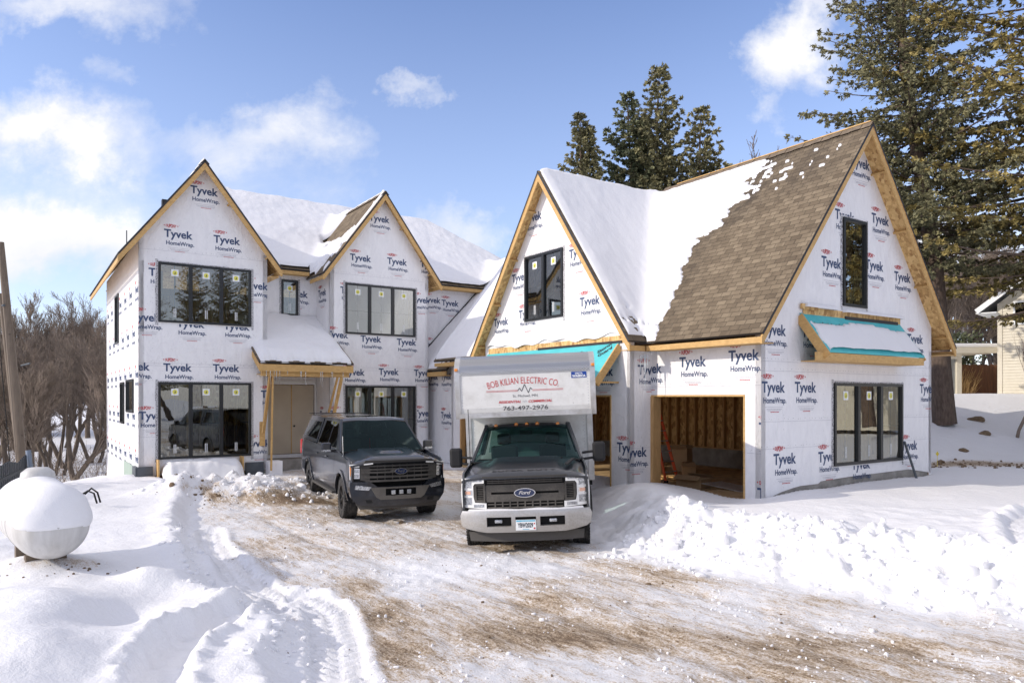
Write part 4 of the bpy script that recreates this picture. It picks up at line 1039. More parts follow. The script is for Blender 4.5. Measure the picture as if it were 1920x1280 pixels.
sn = snowfield(-8.1, 7.4, 13.5, 20.35, .055, Hhouse, .17, Mhouse, seed=14); sn['label'] = 'deep smooth snow on the main roof'
sn = snowfield(-.1, 4.5, 13.0, 15.85, .05, lambda U, V_: (lz(U), U > -.2), .15, lambda U, V_, H: (U > -.05) & ~((U < .35) & (V_ < 13.9) & (fbm(U * 3, V_ * 3, 3) > -.1)), seed=20)
sn = snowfield(-6.56, -3.54, 13.0, 15.85, .04, lambda U, V_: (pz(V_) + 0 * U, U > -9), .24, lambda U, V_, H: (V_ > 13.06 + .03 * np.sin(U * 9)) & (U > -6.5) & (U < -3.6), seed=30, lip=.2)
sn['label'] = 'rounded snow on the porch roof'
sn = snowfield(1.34, 5.40, -.62, -.01, .035, lambda U, V_: (3.38 + (V_ + .62) * 1.377, U > 0), .09, lambda U, V_, H: (V_ < -.15 + .04 * np.sin(U * 2.2) + .04 * fbm(U * 4, V_ * 4, 2)) & (U > 1.46 + .03 * np.sin(V_ * 20)) & (U < 5.36), seed=31)
def ledge_snow(u0, u1, v0, v1, z, h, f=None):
    return snowfield(u0, u1, v0, v1, .02, lambda U, V_: (z + 0 * U, U > -99), h, lambda U, V_, H: (U > u0 + .02) & (U < u1 - .02) & (V_ > v0 + .01), seed=int(abs(u0 * 10)), lip=.05)
ledge_snow(1.38, 2.6, -.14, -.0, 4.38, .07); ledge_snow(2.9, 5.5, -.13, -.0, 4.36, .05)
# drift heaped against the left bay
sn = snowfield(-9.2, -6.9, 12.7, 13.89, .04, lambda U, V_: (-.45 + .66 * sstep(12.65, 13.5, V_) + 0 * U, U > -99), .34, lambda U, V_, H: (U > -9.15) & (U < -6.95), seed=44, lip=.12); sn['label'] = 'drift of snow heaped under the left ground floor window'
MB().bx(-9.26, -9.22, 13.5, 13.88, .1, .60).bx(-6.92, -6.88, 13.5, 13.88, .1, .60).each('window_well', M['wood'], house)
MB().bx(-6.15, -5.75, 13.35, 13.8, -.1, .42).build('wrapped_footing', M['wrap'], house)
# roof wetness attribute for melting edge
me = GA.data
# ------------------------------------------------------------------ vehicles (local: x across, y back from the nose, z up)
def dirty_paint(name, c, dust=(.30, .27, .24), amt=.5, low=.9, coat=1.0, rough=.3):
    m = mat(name, c, rough, 0.0, spec=.25, coat=coat); nt = m.node_tree; v = coords(m)
    s = nt.nodes.new('ShaderNodeSeparateXYZ'); nt.links.new(v, s.inputs[0])
    g = nmath(nt, 'SUBTRACT', 1.0, nmath(nt, 'DIVIDE', s.outputs[2], low)); g = nmath(nt, 'MAXIMUM', g, 0.0)
    n = nnoise(nt, nmap(nt, v, (1, 1, 1.5)), 3.0, 7, .65, .5); n2 = nnoise(nt, v, 40, 4, .7)
    f = nmath(nt, 'ADD', nmath(nt, 'MULTIPLY', n, .6), nmath(nt, 'ADD', nmath(nt, 'MULTIPLY', n2, .35), nmath(nt, 'MULTIPLY', g, .9)))
    f = nmath(nt, 'MULTIPLY', nramp(nt, f, [(.53, 0.), (1.05, 1.)]), amt)
    nt.links.new(nmix(nt, f, c, dust), bsdf(m).inputs['Base Color'])
    nt.links.new(nmath(nt, 'ADD', nmath(nt, 'MULTIPLY', f, .5), rough), bsdf(m).inputs['Roughness'])
    cw = nmath(nt, 'MAXIMUM', nmath(nt, 'SUBTRACT', coat, nmath(nt, 'MULTIPLY', f, 1.6)), 0.0); nt.links.new(cw, bsdf(m).inputs['Coat Weight'])
    return m
M['tyre'] = varied('tyre_rubber', (.018, .018, .018), (.10, .09, .08), 7, .85, .4, 60, .004, lo=.45, hi=.8)
M['chrome'] = dirty_paint('road_salted_chrome', (.66, .66, .67), (.40, .38, .35), .95, 1.1, 0, .16); bsdf(M['chrome']).inputs['Metallic'].default_value = .85
M['plastic'] = dirty_paint('grey_plastic', (.022, .022, .023), (.20, .185, .165), .38, .9, 0, .6)
M['gbar'] = dirty_paint('dusty_grille', (.050, .047, .044), (.24, .22, .19), .6, 1.2, 0, .6)
M['drl'] = mat('clear_lamp_band', (.82, .82, .80), .25, 0, coat=.6)
M['vblack'] = mat('matt_black_recess', (.006, .006, .006), .8)
M['lens'] = mat('headlamp_lens', (.62, .64, .66), .12, .55, coat=1.0)
M['lens2'] = varied('headlamp_reflector', (.25, .26, .28), (.7, .72, .74), 30, .15, .5, metal=.8)
M['amber'] = mat('amber_lens', (.75, .26, .04), .25, coat=.8)
M['amberw'] = mat('pale_amber_lens', (.72, .42, .30), .3, coat=.6)
M['redlens'] = mat('red_lens', (.6, .02, .02), .25, coat=.8)
M['blue'] = mat('badge_blue', (.006, .018, .07), .3, coat=.8)
M['silver'] = mat('bright_trim', (.8, .8, .8), .2, 1.0)
M['paintT'] = dirty_paint('dark_grey_truck_paint', (.018, .021, .027), (.26, .235, .21), .30, .9)
M['paintF'] = dirty_paint('black_blue_paint', (.006, .009, .016), (.26, .235, .21), .2, .5)
M['boxwhite'] = varied('scuffed_white_panel', (.72, .72, .70), (.55, .54, .51), 5, .5, .1, lo=.45, hi=.85)
nt = M['boxwhite'].node_tree; sp_ = nnoise(nt, coords(M['boxwhite']), 30, 2, .5)
src = bsdf(M['boxwhite']).inputs['Base Color'].links[0].from_socket
nt.links.new(nmix(nt, nramp(nt, sp_, [(.70, 0.), (.74, .6)]), src, (.3, .28, .26)), bsdf(M['boxwhite']).inputs['Base Color'])
M['alu'] = varied('aluminium_trim', (.60, .60, .60), (.44, .43, .41), 6, .35, .1, metal=.6)
m = M['plate'] = mat('tread_plate', (.62, .62, .63), .3, .9); nt = m.node_tree; v = coords(m)
wv = nt.nodes.new('ShaderNodeTexVoronoi'); wv.inputs['Scale'].default_value = 28; wv.inputs['Randomness'].default_value = 0.0
nt.links.new(nmap(nt, v, (1, 1, 1), (0, R(45), 0)), wv.inputs['Vector']); nt.links.new(nbump(nt, nramp(nt, wv.outputs['Distance'], [(.2, 1.), (.35, 0.)]), .9, .01), bsdf(m).inputs['Normal'])
nt.links.new(nmix(nt, nramp(nt, wv.outputs['Distance'], [(.2, 1.), (.35, 0.)]), (.38, .38, .38), (.8, .8, .8)), bsdf(m).inputs['Base Color'])
M['seat'] = mat('seat_fabric', (.05, .05, .05), .9)

def frange(a, b, s):
    n = int(math.ceil((b - a) / s)); return [a + (b - a) * i / n for i in range(1, n)]
def arc(cx, cz, r, a0, a1, n=14): return [(cx + r * math.cos(R(a0 + (a1 - a0) * i / n)), cz + r * math.sin(R(a0 + (a1 - a0) * i / n))) for i in range(n + 1)]
def wheel(root, x, y, r=.41, w=.27, side=1, rim=(.012, .012, .013), dual=False, spokes=6, steer=0.0, label=None):
    e = empty('wheel', (x, y, r), steer, root)
    if label: e['label'] = label
    h = w / 2
    pr = [(r * .58, -h * .9), (r * .66, -h), (r * .90, -h), (r * .965, -h * .88), (r * .985, -h * .8)]
    ng = 5
    for i in range(ng):
        a = -h * .8 + 1.6 * h * i / ng; b = -h * .8 + 1.6 * h * (i + 1) / ng
        pr += [(r, a + .004), (r, b - .016), (r * .975, b - .012), (r * .975, b - .002)]
    pr += [(r * .985, h * .82), (r * .965, h * .9), (r * .90, h), (r * .66, h), (r * .58, h * .9)]
    t = MB(); t.lathe(pr, axis='x', n=56)
    nb = 46
    for k in range(nb):     # shoulder blocks
        a = 2 * math.pi * k / nb
        for s in (-1, 1):
            rot = Matrix.Rotation(a, 3, 'X'); t.box(rot @ Vector((s * h * .86, 0, r * .985)), (h * .28, r * .07, r * .05), 0, rot)
    t.build('tyre', M['tyre'], e, smooth=40)
    o = MB(); s = side
    o.lathe([(r * .60, s * h * .86), (r * .62, s * h * .95), (r * .55, s * h * .93), (r * .52, s * h * .55), (r * .50, s * h * .2), (0, s * h * .15)], axis='x', n=40)
    hub = MB()
    o.lathe([(0, s * h * .82), (r * .13, s * h * .82), (r * .17, s * h * .70), (r * .2, s * h * .3)], axis='x', n=24)
    for k in range(spokes):
        a = 2 * math.pi * (k + .5) / spokes
        for da in (-.13, .13):
            c0 = Vector((s * h * .70, math.cos(a) * r * .13, math.sin(a) * r * .13)); c1 = Vector((s * h * .78, math.cos(a + da) * r * .54, math.sin(a + da) * r * .54))
            o.beam(c0, c1, r * .10, .02, up=(1, 0, 0))
    rm = mat('wheel_rim', rim, .35, .5); o.build('rim', rm, e, smooth=35)
    return e
def bent(root, name, poly, holes, curve, off, t, mats, step=.12, smooth=35):
    """outline in (x,z) on the vehicle's front, following curve(x,z)"""
    x0 = min(p[0] for p in poly); x1 = max(p[0] for p in poly); z0 = min(p[1] for p in poly); z1 = max(p[1] for p in poly)
    return panel(name, poly, holes, lambda a, b, d: (a, curve(a, b) - off + d, b), t, cx=frange(x0, x1, step), cy=frange(z0, z1, step * .6) if z1 - z0 > .2 else None, mats=mats, parent=root, smooth=smooth)
def mir(poly): return [(-a, b) for a, b in poly][::-1]
def oval(root, x, z, rx, rz, curve, off, rimw=.15):
    n = 32; e = lambda k: [(x + rx * k * math.cos(2 * math.pi * i / n), z + rz * k * math.sin(2 * math.pi * i / n)) for i in range(n)]
    b = bent(root, 'badge', e(1), [], curve, off, .02, M['silver'], 9)
    k = 1 - rimw
    bent(b, 'badge_field', [(x + rx * (1 - rimw * .55) * math.cos(2 * math.pi * i / n), z + rz * k * math.sin(2 * math.pi * i / n)) for i in range(n)], [], curve, off + .004, .01, M['blue'], 9)
    P = Print(); w = rx * 1.15; P.text('Ford', x - w / 2, z - rz * .28, w, 0, h=rz * .72, bold=.02, shear=.35, space=.9)
    P.build('lettering', lambda a, b_: (a, curve(a, b_) - off - .007, b_), [M['silver']], b)
    return b
def glass_grid(root, name, P00, P10, P11, P01, bulge, mt, n=12, m=6):
    """bowed glass between four corners (bottom left, bottom right, top right, top left)"""
    P = [Vector(p) for p in (P00, P10, P11, P01)]; mb = MB(); V_ = []
    for j in range(m + 1):
        for i in range(n + 1):
            s = i / n; t = j / m; p = (P[0] * (1 - s) + P[1] * s) * (1 - t) + (P[3] * (1 - s) + P[2] * s) * t
            V_.append(p + Vector((0, -bulge * 4 * s * (1 - s) - .02 * 4 * t * (1 - t), 0)))
    F = [(j * (n + 1) + i, j * (n + 1) + i + 1, (j + 1) * (n + 1) + i + 1, (j + 1) * (n + 1) + i) for j in range(m) for i in range(n)]
    mb.mesh(V_, F); return mb.build(name, mt, root, smooth=180)
def tubeparts(root, name, runs, r, mt, n=8, smooth=60):
    mb = MB()
    for pts in runs: mb.tube(pts, r, n)
    return mb.build(name, mt, root, smooth=smooth)

# ================= box truck =================
truck = empty('box_truck', (0.235, 10.95, -.06), R(-3.2)); truck.rotation_euler = (0, R(-2.3), R(-3.2))
tag(truck, 'dark grey truck with a tall white box body reading electric co., parked facing the camera', 'box truck')
cv = lambda x, z=0: .03 + .13 * abs(x) ** 3.2
# bumper
bp_ = [(-.985, .74), (.985, .74), (1.02, .66), (1.0, .52), (.93, .47), (.74, .43), (.60, .41), (-.60, .41), (-.74, .43), (-.93, .47), (-1.0, .52), (-1.02, .66)]
bent(truck, 'bumper', bp_, [(-.60, -.22, .50, .645), (.22, .60, .50, .645), (-.16, .16, .50, .645)], lambda x, z: cv(x) - .02 + .10 * max(0, .50 - z) + .25 * max(0, z - .70), .05, .10, M['chrome'], .08)
MB().box((0, .10, .57), (1.3, .06, .2)).build('bumper_recess', M['vblack'], truck)
for s in (-1, 1):
    f = MB(); f.box((s * .42, .02, .575), (.12, .05, .055)); f.build('fog_lamp', M['lens2'], truck, bevel=.015)
    bent(truck, 'bumper_end', [(s * .985, .74), (s * 1.0, .62), (s * 1.0, .5), (s * .97, .5), (s * .96, .74)], [], lambda x, z: .12, 0, .30, M['chrome'])
bent(truck, 'snow_strip', [(-.90, .735), (.9, .735), (.88, .765), (.5, .755), (.2, .77), (-.1, .752), (-.4, .768), (-.88, .76)], [], cv, .035, .09, M['snow'])
bent(truck, 'air_dam', [(-.90, .40), (.90, .40), (.88, .26), (.35, .25), (-.35, .25), (-.88, .26)], [], lambda x, z: cv(x) + .06, .0, .03, M['plastic'])
pl = bent(truck, 'licence_plate', [(-.155, .44), (.155, .44), (.155, .60), (-.155, .60)], [], lambda x, z: 0, .045, .008, M['white'], 9)
P = Print(); P.text('YBW2029', -.125, .485, .235, 0, h=.068, bold=.03); P.rect(-.145, .145, .572, .594, 1); P.text('Minnesota', -.06, .576, .12, 2, h=.014); P.rect(-.05, .05, .452, .460, 1); P.rect(.118, .145, .455, .48, 3); P.rect(.12, .14, .53, .55, 3)
P.build('lettering', lambda a, b: (a, -.047, b), [M['blackprint'], mat('plate_blue', (.12, .45, .62)), M['white'], M['red']], pl)
# grille
bent(truck, 'grille', [(-.74, .76), (.74, .76), (.76, .90), (.76, 1.14), (.63, 1.16), (.62, 1.25), (-.62, 1.25), (-.63, 1.16), (-.76, 1.14), (-.76, .90)], [], cv, -.05, .03, M['vblack'], .1)
bent(truck, 'grille_bar', [(-.60, .87), (.60, .87), (.62, .98), (.62, 1.09), (.60, 1.13), (-.60, 1.13), (-.62, 1.09), (-.62, .98)], [(-.52, -.16, .985, 1.02), (.16, .52, .985, 1.02)], cv, .0, .05, M['gbar'], .1)
for z in (1.155, 1.185, 1.215): bent(truck, 'grille_slat', [(-.58, z), (.58, z), (.58, z + .014), (-.58, z + .014)], [], cv, -.01, .03, M['gbar'])
bent(truck, 'grille_surround', [(-.66, 1.235), (.66, 1.235), (.65, 1.262), (-.65, 1.262)], [], cv, .01, .04, M['gbar'])
for x in [i * .1 for i in range(-5, 6)]: bent(truck, 'grille_rib', [(x - .006, 1.15), (x + .006, 1.15), (x + .006, 1.235), (x - .006, 1.235)], [], cv, -.018, .02, M['gbar'])
bent(truck, 'grille_slat', [(-.58, .77), (.58, .77), (.58, .79), (-.58, .79)], [], cv, -.005, .03, M['gbar']); bent(truck, 'grille_slat', [(-.58, .825), (.58, .825), (.58, .84), (-.58, .84)], [], cv, -.005, .03, M['gbar'])
for x in [i * .116 for i in range(-4, 5)]: bent(truck, 'grille_rib', [(x - .01, .77), (x + .01, .77), (x + .01, .87), (x - .01, .87)], [], cv, 0.0, .02, M['gbar'])
for s in (-1, 1):
    q = [(.615, .86), (.77, .88), (.79, .95), (.79, 1.11), (.765, 1.145), (.615, 1.15)]; q = q if s > 0 else mir(q)
    bent(truck, 'side_vent', q, [((.64, .75) if s > 0 else (-.75, -.64)) + (.90, 1.12)], cv, .012, .05, M['gbar'])
    for k in range(8):
        z = .905 + k * .027; a = (.64, .75) if s > 0 else (-.75, -.64)
        bent(truck, 'grille_slat', [(a[0], z), (a[1], z), (a[1], z + .012), (a[0], z + .012)], [], cv, 0, .03, M['gbar'])
    q = [(.63, 1.25), (.985, 1.235), (1.0, 1.0), (.99, .79), (.60, .765), (.60, .855), (.78, .865), (.80, .95), (.80, 1.12), (.775, 1.155), (.63, 1.16)]; q = q if s > 0 else mir(q)
    hl = bent(truck, 'headlight', q, [], cv, .0, .05, M['drl'], .06)
    for (a, b, c, d_, mt) in ((.82, .955, .975, 1.055, 'silver'), (.845, .93, .99, 1.04, 'amberw'), (.83, .955, 1.09, 1.20, 'lens2'), (.83, .955, .83, .94, 'lens2'), (.66, .80, 1.185, 1.225, 'lens2'), (.64, .8, .79, .835, 'lens2')):
        x0, x1 = (a, b) if s > 0 else (-b, -a)
        bent(hl, 'lamp_insert', [(x0, c), (x1, c), (x1, d_), (x0, d_)], [], cv, .004 if mt != 'amberw' else .007, .01, M[mt], 9)
oval(truck, 0, 1.005, .165, .072, lambda x, z: .0, .005)
# hood
def hoodz(x, y):
    z = 1.285 + .15 * (y / 1.25) ** .8; k = max(0, min(1, (.62 - abs(x)) / .12)); z += .04 * k * k * (3 - 2 * k) * min(1, .35 + y)
    z -= .10 * (abs(x) / .98) ** 5; e = max(0, 1 - (y - .05) / .14); z -= .045 * e * e; return z
hp = [(-.985, .12), (-.80, .07), (-.4, .03), (.4, .03), (.80, .07), (.985, .12), (.99, .6), (.97, 1.25), (.5, 1.17), (-.5, 1.17), (-.97, 1.25), (-.99, .6)]
hood = panel('hood', hp, [], lambda a, b, d: (a, b, hoodz(a, b) - d), .03, cx=frange(-.99, .99, .06), cy=frange(.03, 1.25, .06), mats=M['paintT'], parent=truck, smooth=50)
P = Print(); P.text('SUPER DUTY', -.50, .14, 1.0, 0, h=.05, bold=.03, space=1.15)
P.build('lettering', lambda a, b: (a, b, hoodz(a, b) + .003), [M['plastic']], hood)
f = MB(); f.box((.72, .62, 1.41), (.06, .5, .02), 0, Matrix.Rotation(R(-14), 3, 'Z') @ Matrix.Rotation(R(5), 3, 'X')); f.build('hood_vent', M['plastic'], truck)
# body sides
def sx(y, z, W=1.015):
    x = W; 
    if y < .45: x -= .07 * (1 - y / .45) ** 2
    if z > 1.05: x -= .35 * (z - 1.05) ** 2
    if z < .6: x -= .25 * (.6 - z)
    return x
side = [(.10, .70), (.10, 1.22), (.25, 1.285), (1.25, 1.40), (3.08, 1.40), (3.08, .50)] + [(1.50, .46)] + arc(1.0, .42, .50, 8, 172) + [(.40, .62)]
for s in (-1, 1):
    panel('body_side', side, [], lambda a, b, d, s=s: (s * (sx(a, b) - d), a, b), .03, cx=frange(.1, 3.08, .15), cy=frange(.46, 1.4, .1), mats=M['paintT'], parent=truck, smooth=45)
    fl = [(1.0 + .50 * math.cos(R(t)), .42 + .50 * math.sin(R(t))) for t in range(0, 181, 12)] + [(1.0 + .56 * math.cos(R(t)), .42 + .56 * math.sin(R(t))) for t in range(180, -1, -12)]
    panel('wheel_arch', fl, [], lambda a, b, d, s=s: (s * (sx(a, b) + .035 - d), a, b), .05, mats=M['plastic'], parent=truck, smooth=45)
MB().bx(-.9, .9, .3, 3.0, .5, .62).each('underbody', M['vblack'], truck)
f = MB(); f.bx(-.92, .92, .14, .2, .45, 1.2); f.build('radiator', M['vblack'], truck)
f = MB()
for s in (-1, 1): f.bx(s * .52 - .03, s * .52 + .03, .4, 1.6, .6, 1.28)
f.each('inner_fender', M['vblack'], truck)
# cab
A0, A1 = 1.20, 1.98
f = MB()
for s in (-1, 1):
    f.beam((s * .93, A0 + .03, 1.38), (s * .735, A1, 1.955), .055, .075, up=(0, -1, 0)); f.beam((s * .735, A1 - .02, 1.96), (s * .735, 2.95, 1.95), .07, .07)
    f.beam((s * .93, 3.02, 1.38), (s * .75, 2.95, 1.95), .12, .07); f.beam((s * .95, 2.1, 1.39), (s * .95, 3.0, 1.39), .05, .05); f.beam((s * .945, 1.22, 1.39), (s * .945, 2.1, 1.39), .05, .05)
f.each('cab_pillar', M['paintT'], truck, bevel=.012)
def roofz(x, y): return 1.99 - .05 * (x / .74) ** 4 - .05 * max(0, 1 - (y - 1.9) / .25) ** 2 + .01
panel('cab_roof', [(-.75, 1.90), (0, 1.86), (.75, 1.90), (.76, 3.0), (-.76, 3.0)], [], lambda a, b, d: (a, b, roofz(a, b) - d), .03, cx=frange(-.75, .75, .1), cy=frange(1.86, 3.0, .1), mats=M['paintT'], parent=truck, smooth=50)
for x in (-.56, -.19, 0, .19, .56):
    f = MB(); f.lathe([(0, .035), (.02, .03), (.034, .012), (.036, -.01)], (x, 1.99, roofz(x, 1.99) + .004), 'z', 14); f.build('clearance_lamp', M['amber'], truck, smooth=60)
glass_grid(truck, 'windscreen', (-.905, A0, 1.40), (.905, A0, 1.40), (.72, A1 - .04, 1.955), (-.72, A1 - .04, 1.955), .10, M['autoglass'])
glass_grid(truck, 'rear_window', (-.8, 3.0, 1.42), (.8, 3.0, 1.42), (.70, 2.95, 1.93), (-.70, 2.95, 1.93), 0, M['autoglass'], 2, 2)
for s in (-1, 1):
    MB().face([(s * .945, 1.30, 1.41), (s * .945, 2.98, 1.41), (s * .76, 2.93, 1.93), (s * .76, 2.05, 1.93)]).build('side_window', M['autoglass'], truck)
f = MB(); f.bx(-.90, .90, 1.24, 1.75, 1.20, 1.40); f.build('dashboard', M['seat'], truck, bevel=.04)
f = MB(); f.tube([(.42 + .18 * math.cos(t), 1.80 + .05 * math.sin(t), 1.45 + .17 * math.sin(t)) for t in [k * math.pi / 12 for k in range(25)]], .014, 8, caps=False); f.build('steering_wheel', M['plastic'], truck, smooth=60)
for x in (-.45, .45):
    f = MB(); f.bx(x - .25, x + .25, 2.35, 2.5, .9, 1.58); f.bx(x - .13, x + .13, 2.38, 2.48, 1.6, 1.80); f.build('seat', M['seat'], truck, bevel=.04)
f = MB(); f.bx(-.12, .10, 1.78, 1.80, 1.80, 1.87); f.build('rear_view_mirror', M['vblack'], truck)
f = MB(); f.bx(-.93, .93, 1.12, 1.24, 1.385, 1.40); f.build('cowl', M['plastic'], truck)
tubeparts(truck, 'wiper', [[(-.15, 1.10, 1.42), (-.45, 1.11, 1.425), (-.80, 1.155, 1.44)]], .008, M['vblack']); tubeparts(truck, 'wiper', [[(.62, 1.12, 1.43), (.3, 1.09, 1.425), (-.05, 1.075, 1.44)]], .008, M['vblack'])
for s, dz in ((-1, 0), (1, .03)):
    e = empty('side_mirror', (0, 0, 0), 0, truck)
    f = MB(); f.bx(s * 1.14, s * 1.36, 1.50, 1.62, 1.28 + dz, 1.62 + dz); f.build('mirror_housing', M['plastic'], e, bevel=.045)
    f = MB(); f.tube([(s * .96, 1.5, 1.44 + dz), (s * 1.18, 1.55, 1.46 + dz)], .022); f.tube([(s * .96, 1.5, 1.33 + dz), (s * 1.18, 1.55, 1.35 + dz)], .022); f.build('mirror_arm', M['plastic'], e, smooth=50)
# box body
prof = [(1.80, 2.14), (1.76, 2.30), (1.76, 2.93), (1.80, 3.06), (1.90, 3.17), (2.06, 3.23), (7.6, 3.23), (7.6, .86), (3.16, .86), (3.16, 2.14)]
bd = empty('cargo_box', (0, 0, 0), 0, truck)
panel('box_shell', prof, [], lambda a, b, d: (d - 1.20, a, b), 2.40, mats=M['boxwhite'], parent=bd, smooth=None)
for s in (-1, 1):
    q = [(a - .012 if a < 3.2 else a, b) for a, b in prof]
    panel('corner_post', [(1.785, 2.125), (1.745, 2.30), (1.745, 2.93), (1.785, 3.075), (1.89, 3.19), (2.06, 3.25), (2.25, 3.25), (2.25, 2.125)], [], lambda a, b, d, s=s: (s * (1.155 + d), a, b), .095, mats=M['alu'], parent=bd, smooth=30)
    panel('corner_post', [(3.14, .80), (3.14, 2.12), (3.30, 2.12), (3.30, .80)], [], lambda a, b, d, s=s: (s * (1.14 + d), a, b), .11, mats=M['alu'], parent=bd, smooth=30)
    f = MB(); f.box((s * 1.215, 1.74, 3.0), (.06, .03, .05)); f.build('marker_lamp', M['amber'], bd, bevel=.01)
n_ = 16; pf = [(1.750, 2.90), (1.752, 2.95), (1.785, 3.07), (1.89, 3.185), (2.055, 3.245), (2.4, 3.248)]
f = MB()
for (a, b), (c, d_) in zip(pf[:-1], pf[1:]): f.face([(-1.16, a - .004, b), (1.16, a - .004, b), (1.16, c - .004, d_), (-1.16, c - .004, d_)])
f.build('tread_plate_nose', M['plate'], bd, smooth=60)
f = MB(); f.bx(-1.17, 1.17, 1.742, 1.765, 2.13, 2.215); f.build('bottom_rail', M['alu'], bd)
f = MB(); f.bx(-1.2, 1.2, 3.2, 7.55, .70, .86); f.bx(-.45, -.35, 3.0, 7.4, .5, .7); f.bx(.35, .45, 3.0, 7.4, .5, .7); f.each('chassis_rail', M['vblack'], truck)
P = Print()
def archw(V_):
    V_ = V_.copy(); x = V_[:, 0] - .5; h = V_[:, 1].copy(); ang = x * .5
    V_[:, 0] = .5 + np.sin(ang) * (2.0 + h); V_[:, 1] = np.cos(ang) * (2.0 + h) - 2.0
    return V_
V_, F_ = text_data('BOB KILIAN ELECTRIC CO.', .0)
n0 = len(P.v); k = 1.26; hsc = 1.0
for a, b in archw(V_ * [1, 1.55]): P.v.append((-.66 + a * k, 2.715 + b * k))
P.f += [tuple(i + n0 for i in f_) for f_ in F_]; P.m += [0] * len(F_)
for z in (2.578, 2.596): P.rect(-.69, -.13, z, z + .006, 0); P.rect(.13, .68, z, z + .006, 0)
zig = [(-.13, 2.585), (-.095, 2.635), (-.06, 2.575), (-.005, 2.70), (.06, 2.545), (.10, 2.64), (.13, 2.60)]
for (a, b), (c, d_) in zip(zig[:-1], zig[1:]): P.poly([(a - .007, b), (a + .007, b), (c + .007, d_), (c - .007, d_)], 1)
P.text('St. Michael, MN', -.22, 2.475, .44, 1, h=.045)
P.text('RESIDENTIAL', -.475, 2.375, .40, 0, h=.042, bold=.03, shear=.3); P.text('COMMERCIAL', .055, 2.375, .42, 0, h=.042, bold=.03, shear=.3)
z2 = [(-.05, 2.385), (-.03, 2.41), (-.012, 2.375), (.008, 2.42), (.028, 2.38)]
for (a, b), (c, d_) in zip(z2[:-1], z2[1:]): P.poly([(a - .003, b), (a + .003, b), (c + .003, d_), (c - .003, d_)], 2)
P.text('763-497-2976', -.40, 2.245, .80, 1, h=.075, bold=.008)
for i in range(14):
    for x in (-1.12, 1.12): P.rect(x - .006, x + .006, 2.25 + i * .05, 2.262 + i * .05, 2)
for i in range(30): P.rect(-1.1 + i * .075, -1.09 + i * .075, 2.17, 2.18, 2)
P.build('lettering', lambda a, b: (a, 1.739 if b < 2.22 else 1.757, b), [M['red'], mat('charcoal_print', (.07, .07, .075)), M['greyprint'], M['white']], bd)
P = Print(); P.rect(.83, 1.10, 2.775, 2.885, 0); P.text('DELTA', .90, 2.84, .13, 1, h=.032, bold=.03); P.text('WASECA', .845, 2.79, .24, 1, h=.04, bold=.05)
pp = P.build('dealer_sticker', lambda a, b: (a, 1.756, b), [mat('sticker_blue', (.01, .06, .3)), M['white']], bd)
for v_ in pp.data.vertices: pass
for p_ in pp.data.polygons:
    if p_.material_index == 1:
        for vi in p_.vertices: pp.data.vertices[vi].co.y = 1.753
P = Print()
for i in range(18):
    for x in (-1.08, 1.08): P.rect(x - .006, x + .006, 1.0 + i * .062, 1.012 + i * .062, 0)
P.build('rivets', lambda a, b: (a, 3.155, b), [M['greyprint']], bd)
tubeparts(truck, 'antenna', [[(-.93, .95, 1.36), (-.94, 1.0, 2.3)]], .006, M['vblack'])
for (x, y) in ((-.87, 1.0), (.87, 1.0)): wheel(truck, x, y, .405, .265, 1 if x > 0 else -1, (.45, .45, .45))
for (x, y) in ((-.98, 5.4), (.98, 5.4), (-.7, 5.4), (.7, 5.4)): wheel(truck, x, y, .405, .24, 1 if x > 0 else -1, (.45, .45, .45), spokes=4)

# ================= pickup with a topper =================
pk = empty('pickup_truck', (-2.15, 13.81, 0.0), R(25.5)); pk.scale = (.945, 1, 1)
tag(pk, 'dark pickup truck with a canopy over its bed, parked angled in front of the porch', 'pickup truck')
cf = lambda x, z=0: .03 + .17 * abs(x) ** 3.0
PT = M['paintF']; PLS = M['plastic']
bent(pk, 'bumper', [(-1.0, .80), (-.62, .80), (-.48, .70), (.48, .70), (.62, .80), (1.0, .80), (1.01, .66), (.98, .50), (.86, .36), (.5, .33), (-.5, .33), (-.86, .36), (-.98, .50), (-1.01, .66)], [(-.32, .32, .535, .655)], lambda x, z: cf(x) + .10 * max(0, .5 - z) - .0, .06, .12, PT, .08)
bent(pk, 'bumper_trim', [(-.62, .69), (.62, .69), (.50, .50), (.42, .455), (-.42, .455), (-.50, .50)], [(-.32, .32, .53, .66)], lambda x, z: cf(x), .068, .02, M['gbar'], .1)
bent(pk, 'air_dam', [(-.88, .37), (.88, .37), (.80, .27), (-.80, .27)], [], lambda x, z: cf(x) + .05, .03, .03, PLS)
bent(pk, 'bumper_recess', [(-.33, .52), (.33, .52), (.33, .67), (-.33, .67)], [], lambda x, z: 0, -.05, .02, M['vblack'])
for x in (-.165, 0, .165):
    lp = empty('light_pod', (0, 0, 0), 0, pk)
    f = MB(); f.box((x, -.02, .59), (.105, .06, .095)); f.build('pod_housing', M['vblack'], lp, bevel=.012)
    f = MB(); f.box((x, -.055, .59), (.082, .012, .075)); f.build('pod_lens', M['lens'], lp, bevel=.008)
for s in (-1, 1):
    q = [(.60, .70), (.90, .74), (.92, .66), (.66, .64)]; q = q if s > 0 else mir(q)
    bent(pk, 'fog_lamp', q, [], cf, .07, .04, M['lens2'], .1)
    q = [(.60, .45), (.72, .46), (.70, .40), (.58, .40)]; q = q if s > 0 else mir(q)
    bent(pk, 'tow_hook', q, [], cf, .068, .03, M['vblack'])
gr = [(-.72, .80), (.72, .80), (.76, .92), (.74, 1.12), (.66, 1.17), (-.66, 1.17), (-.74, 1.12), (-.76, .92)]
bent(pk, 'grille', gr, [], cf, -.04, .03, M['vblack'], .1)
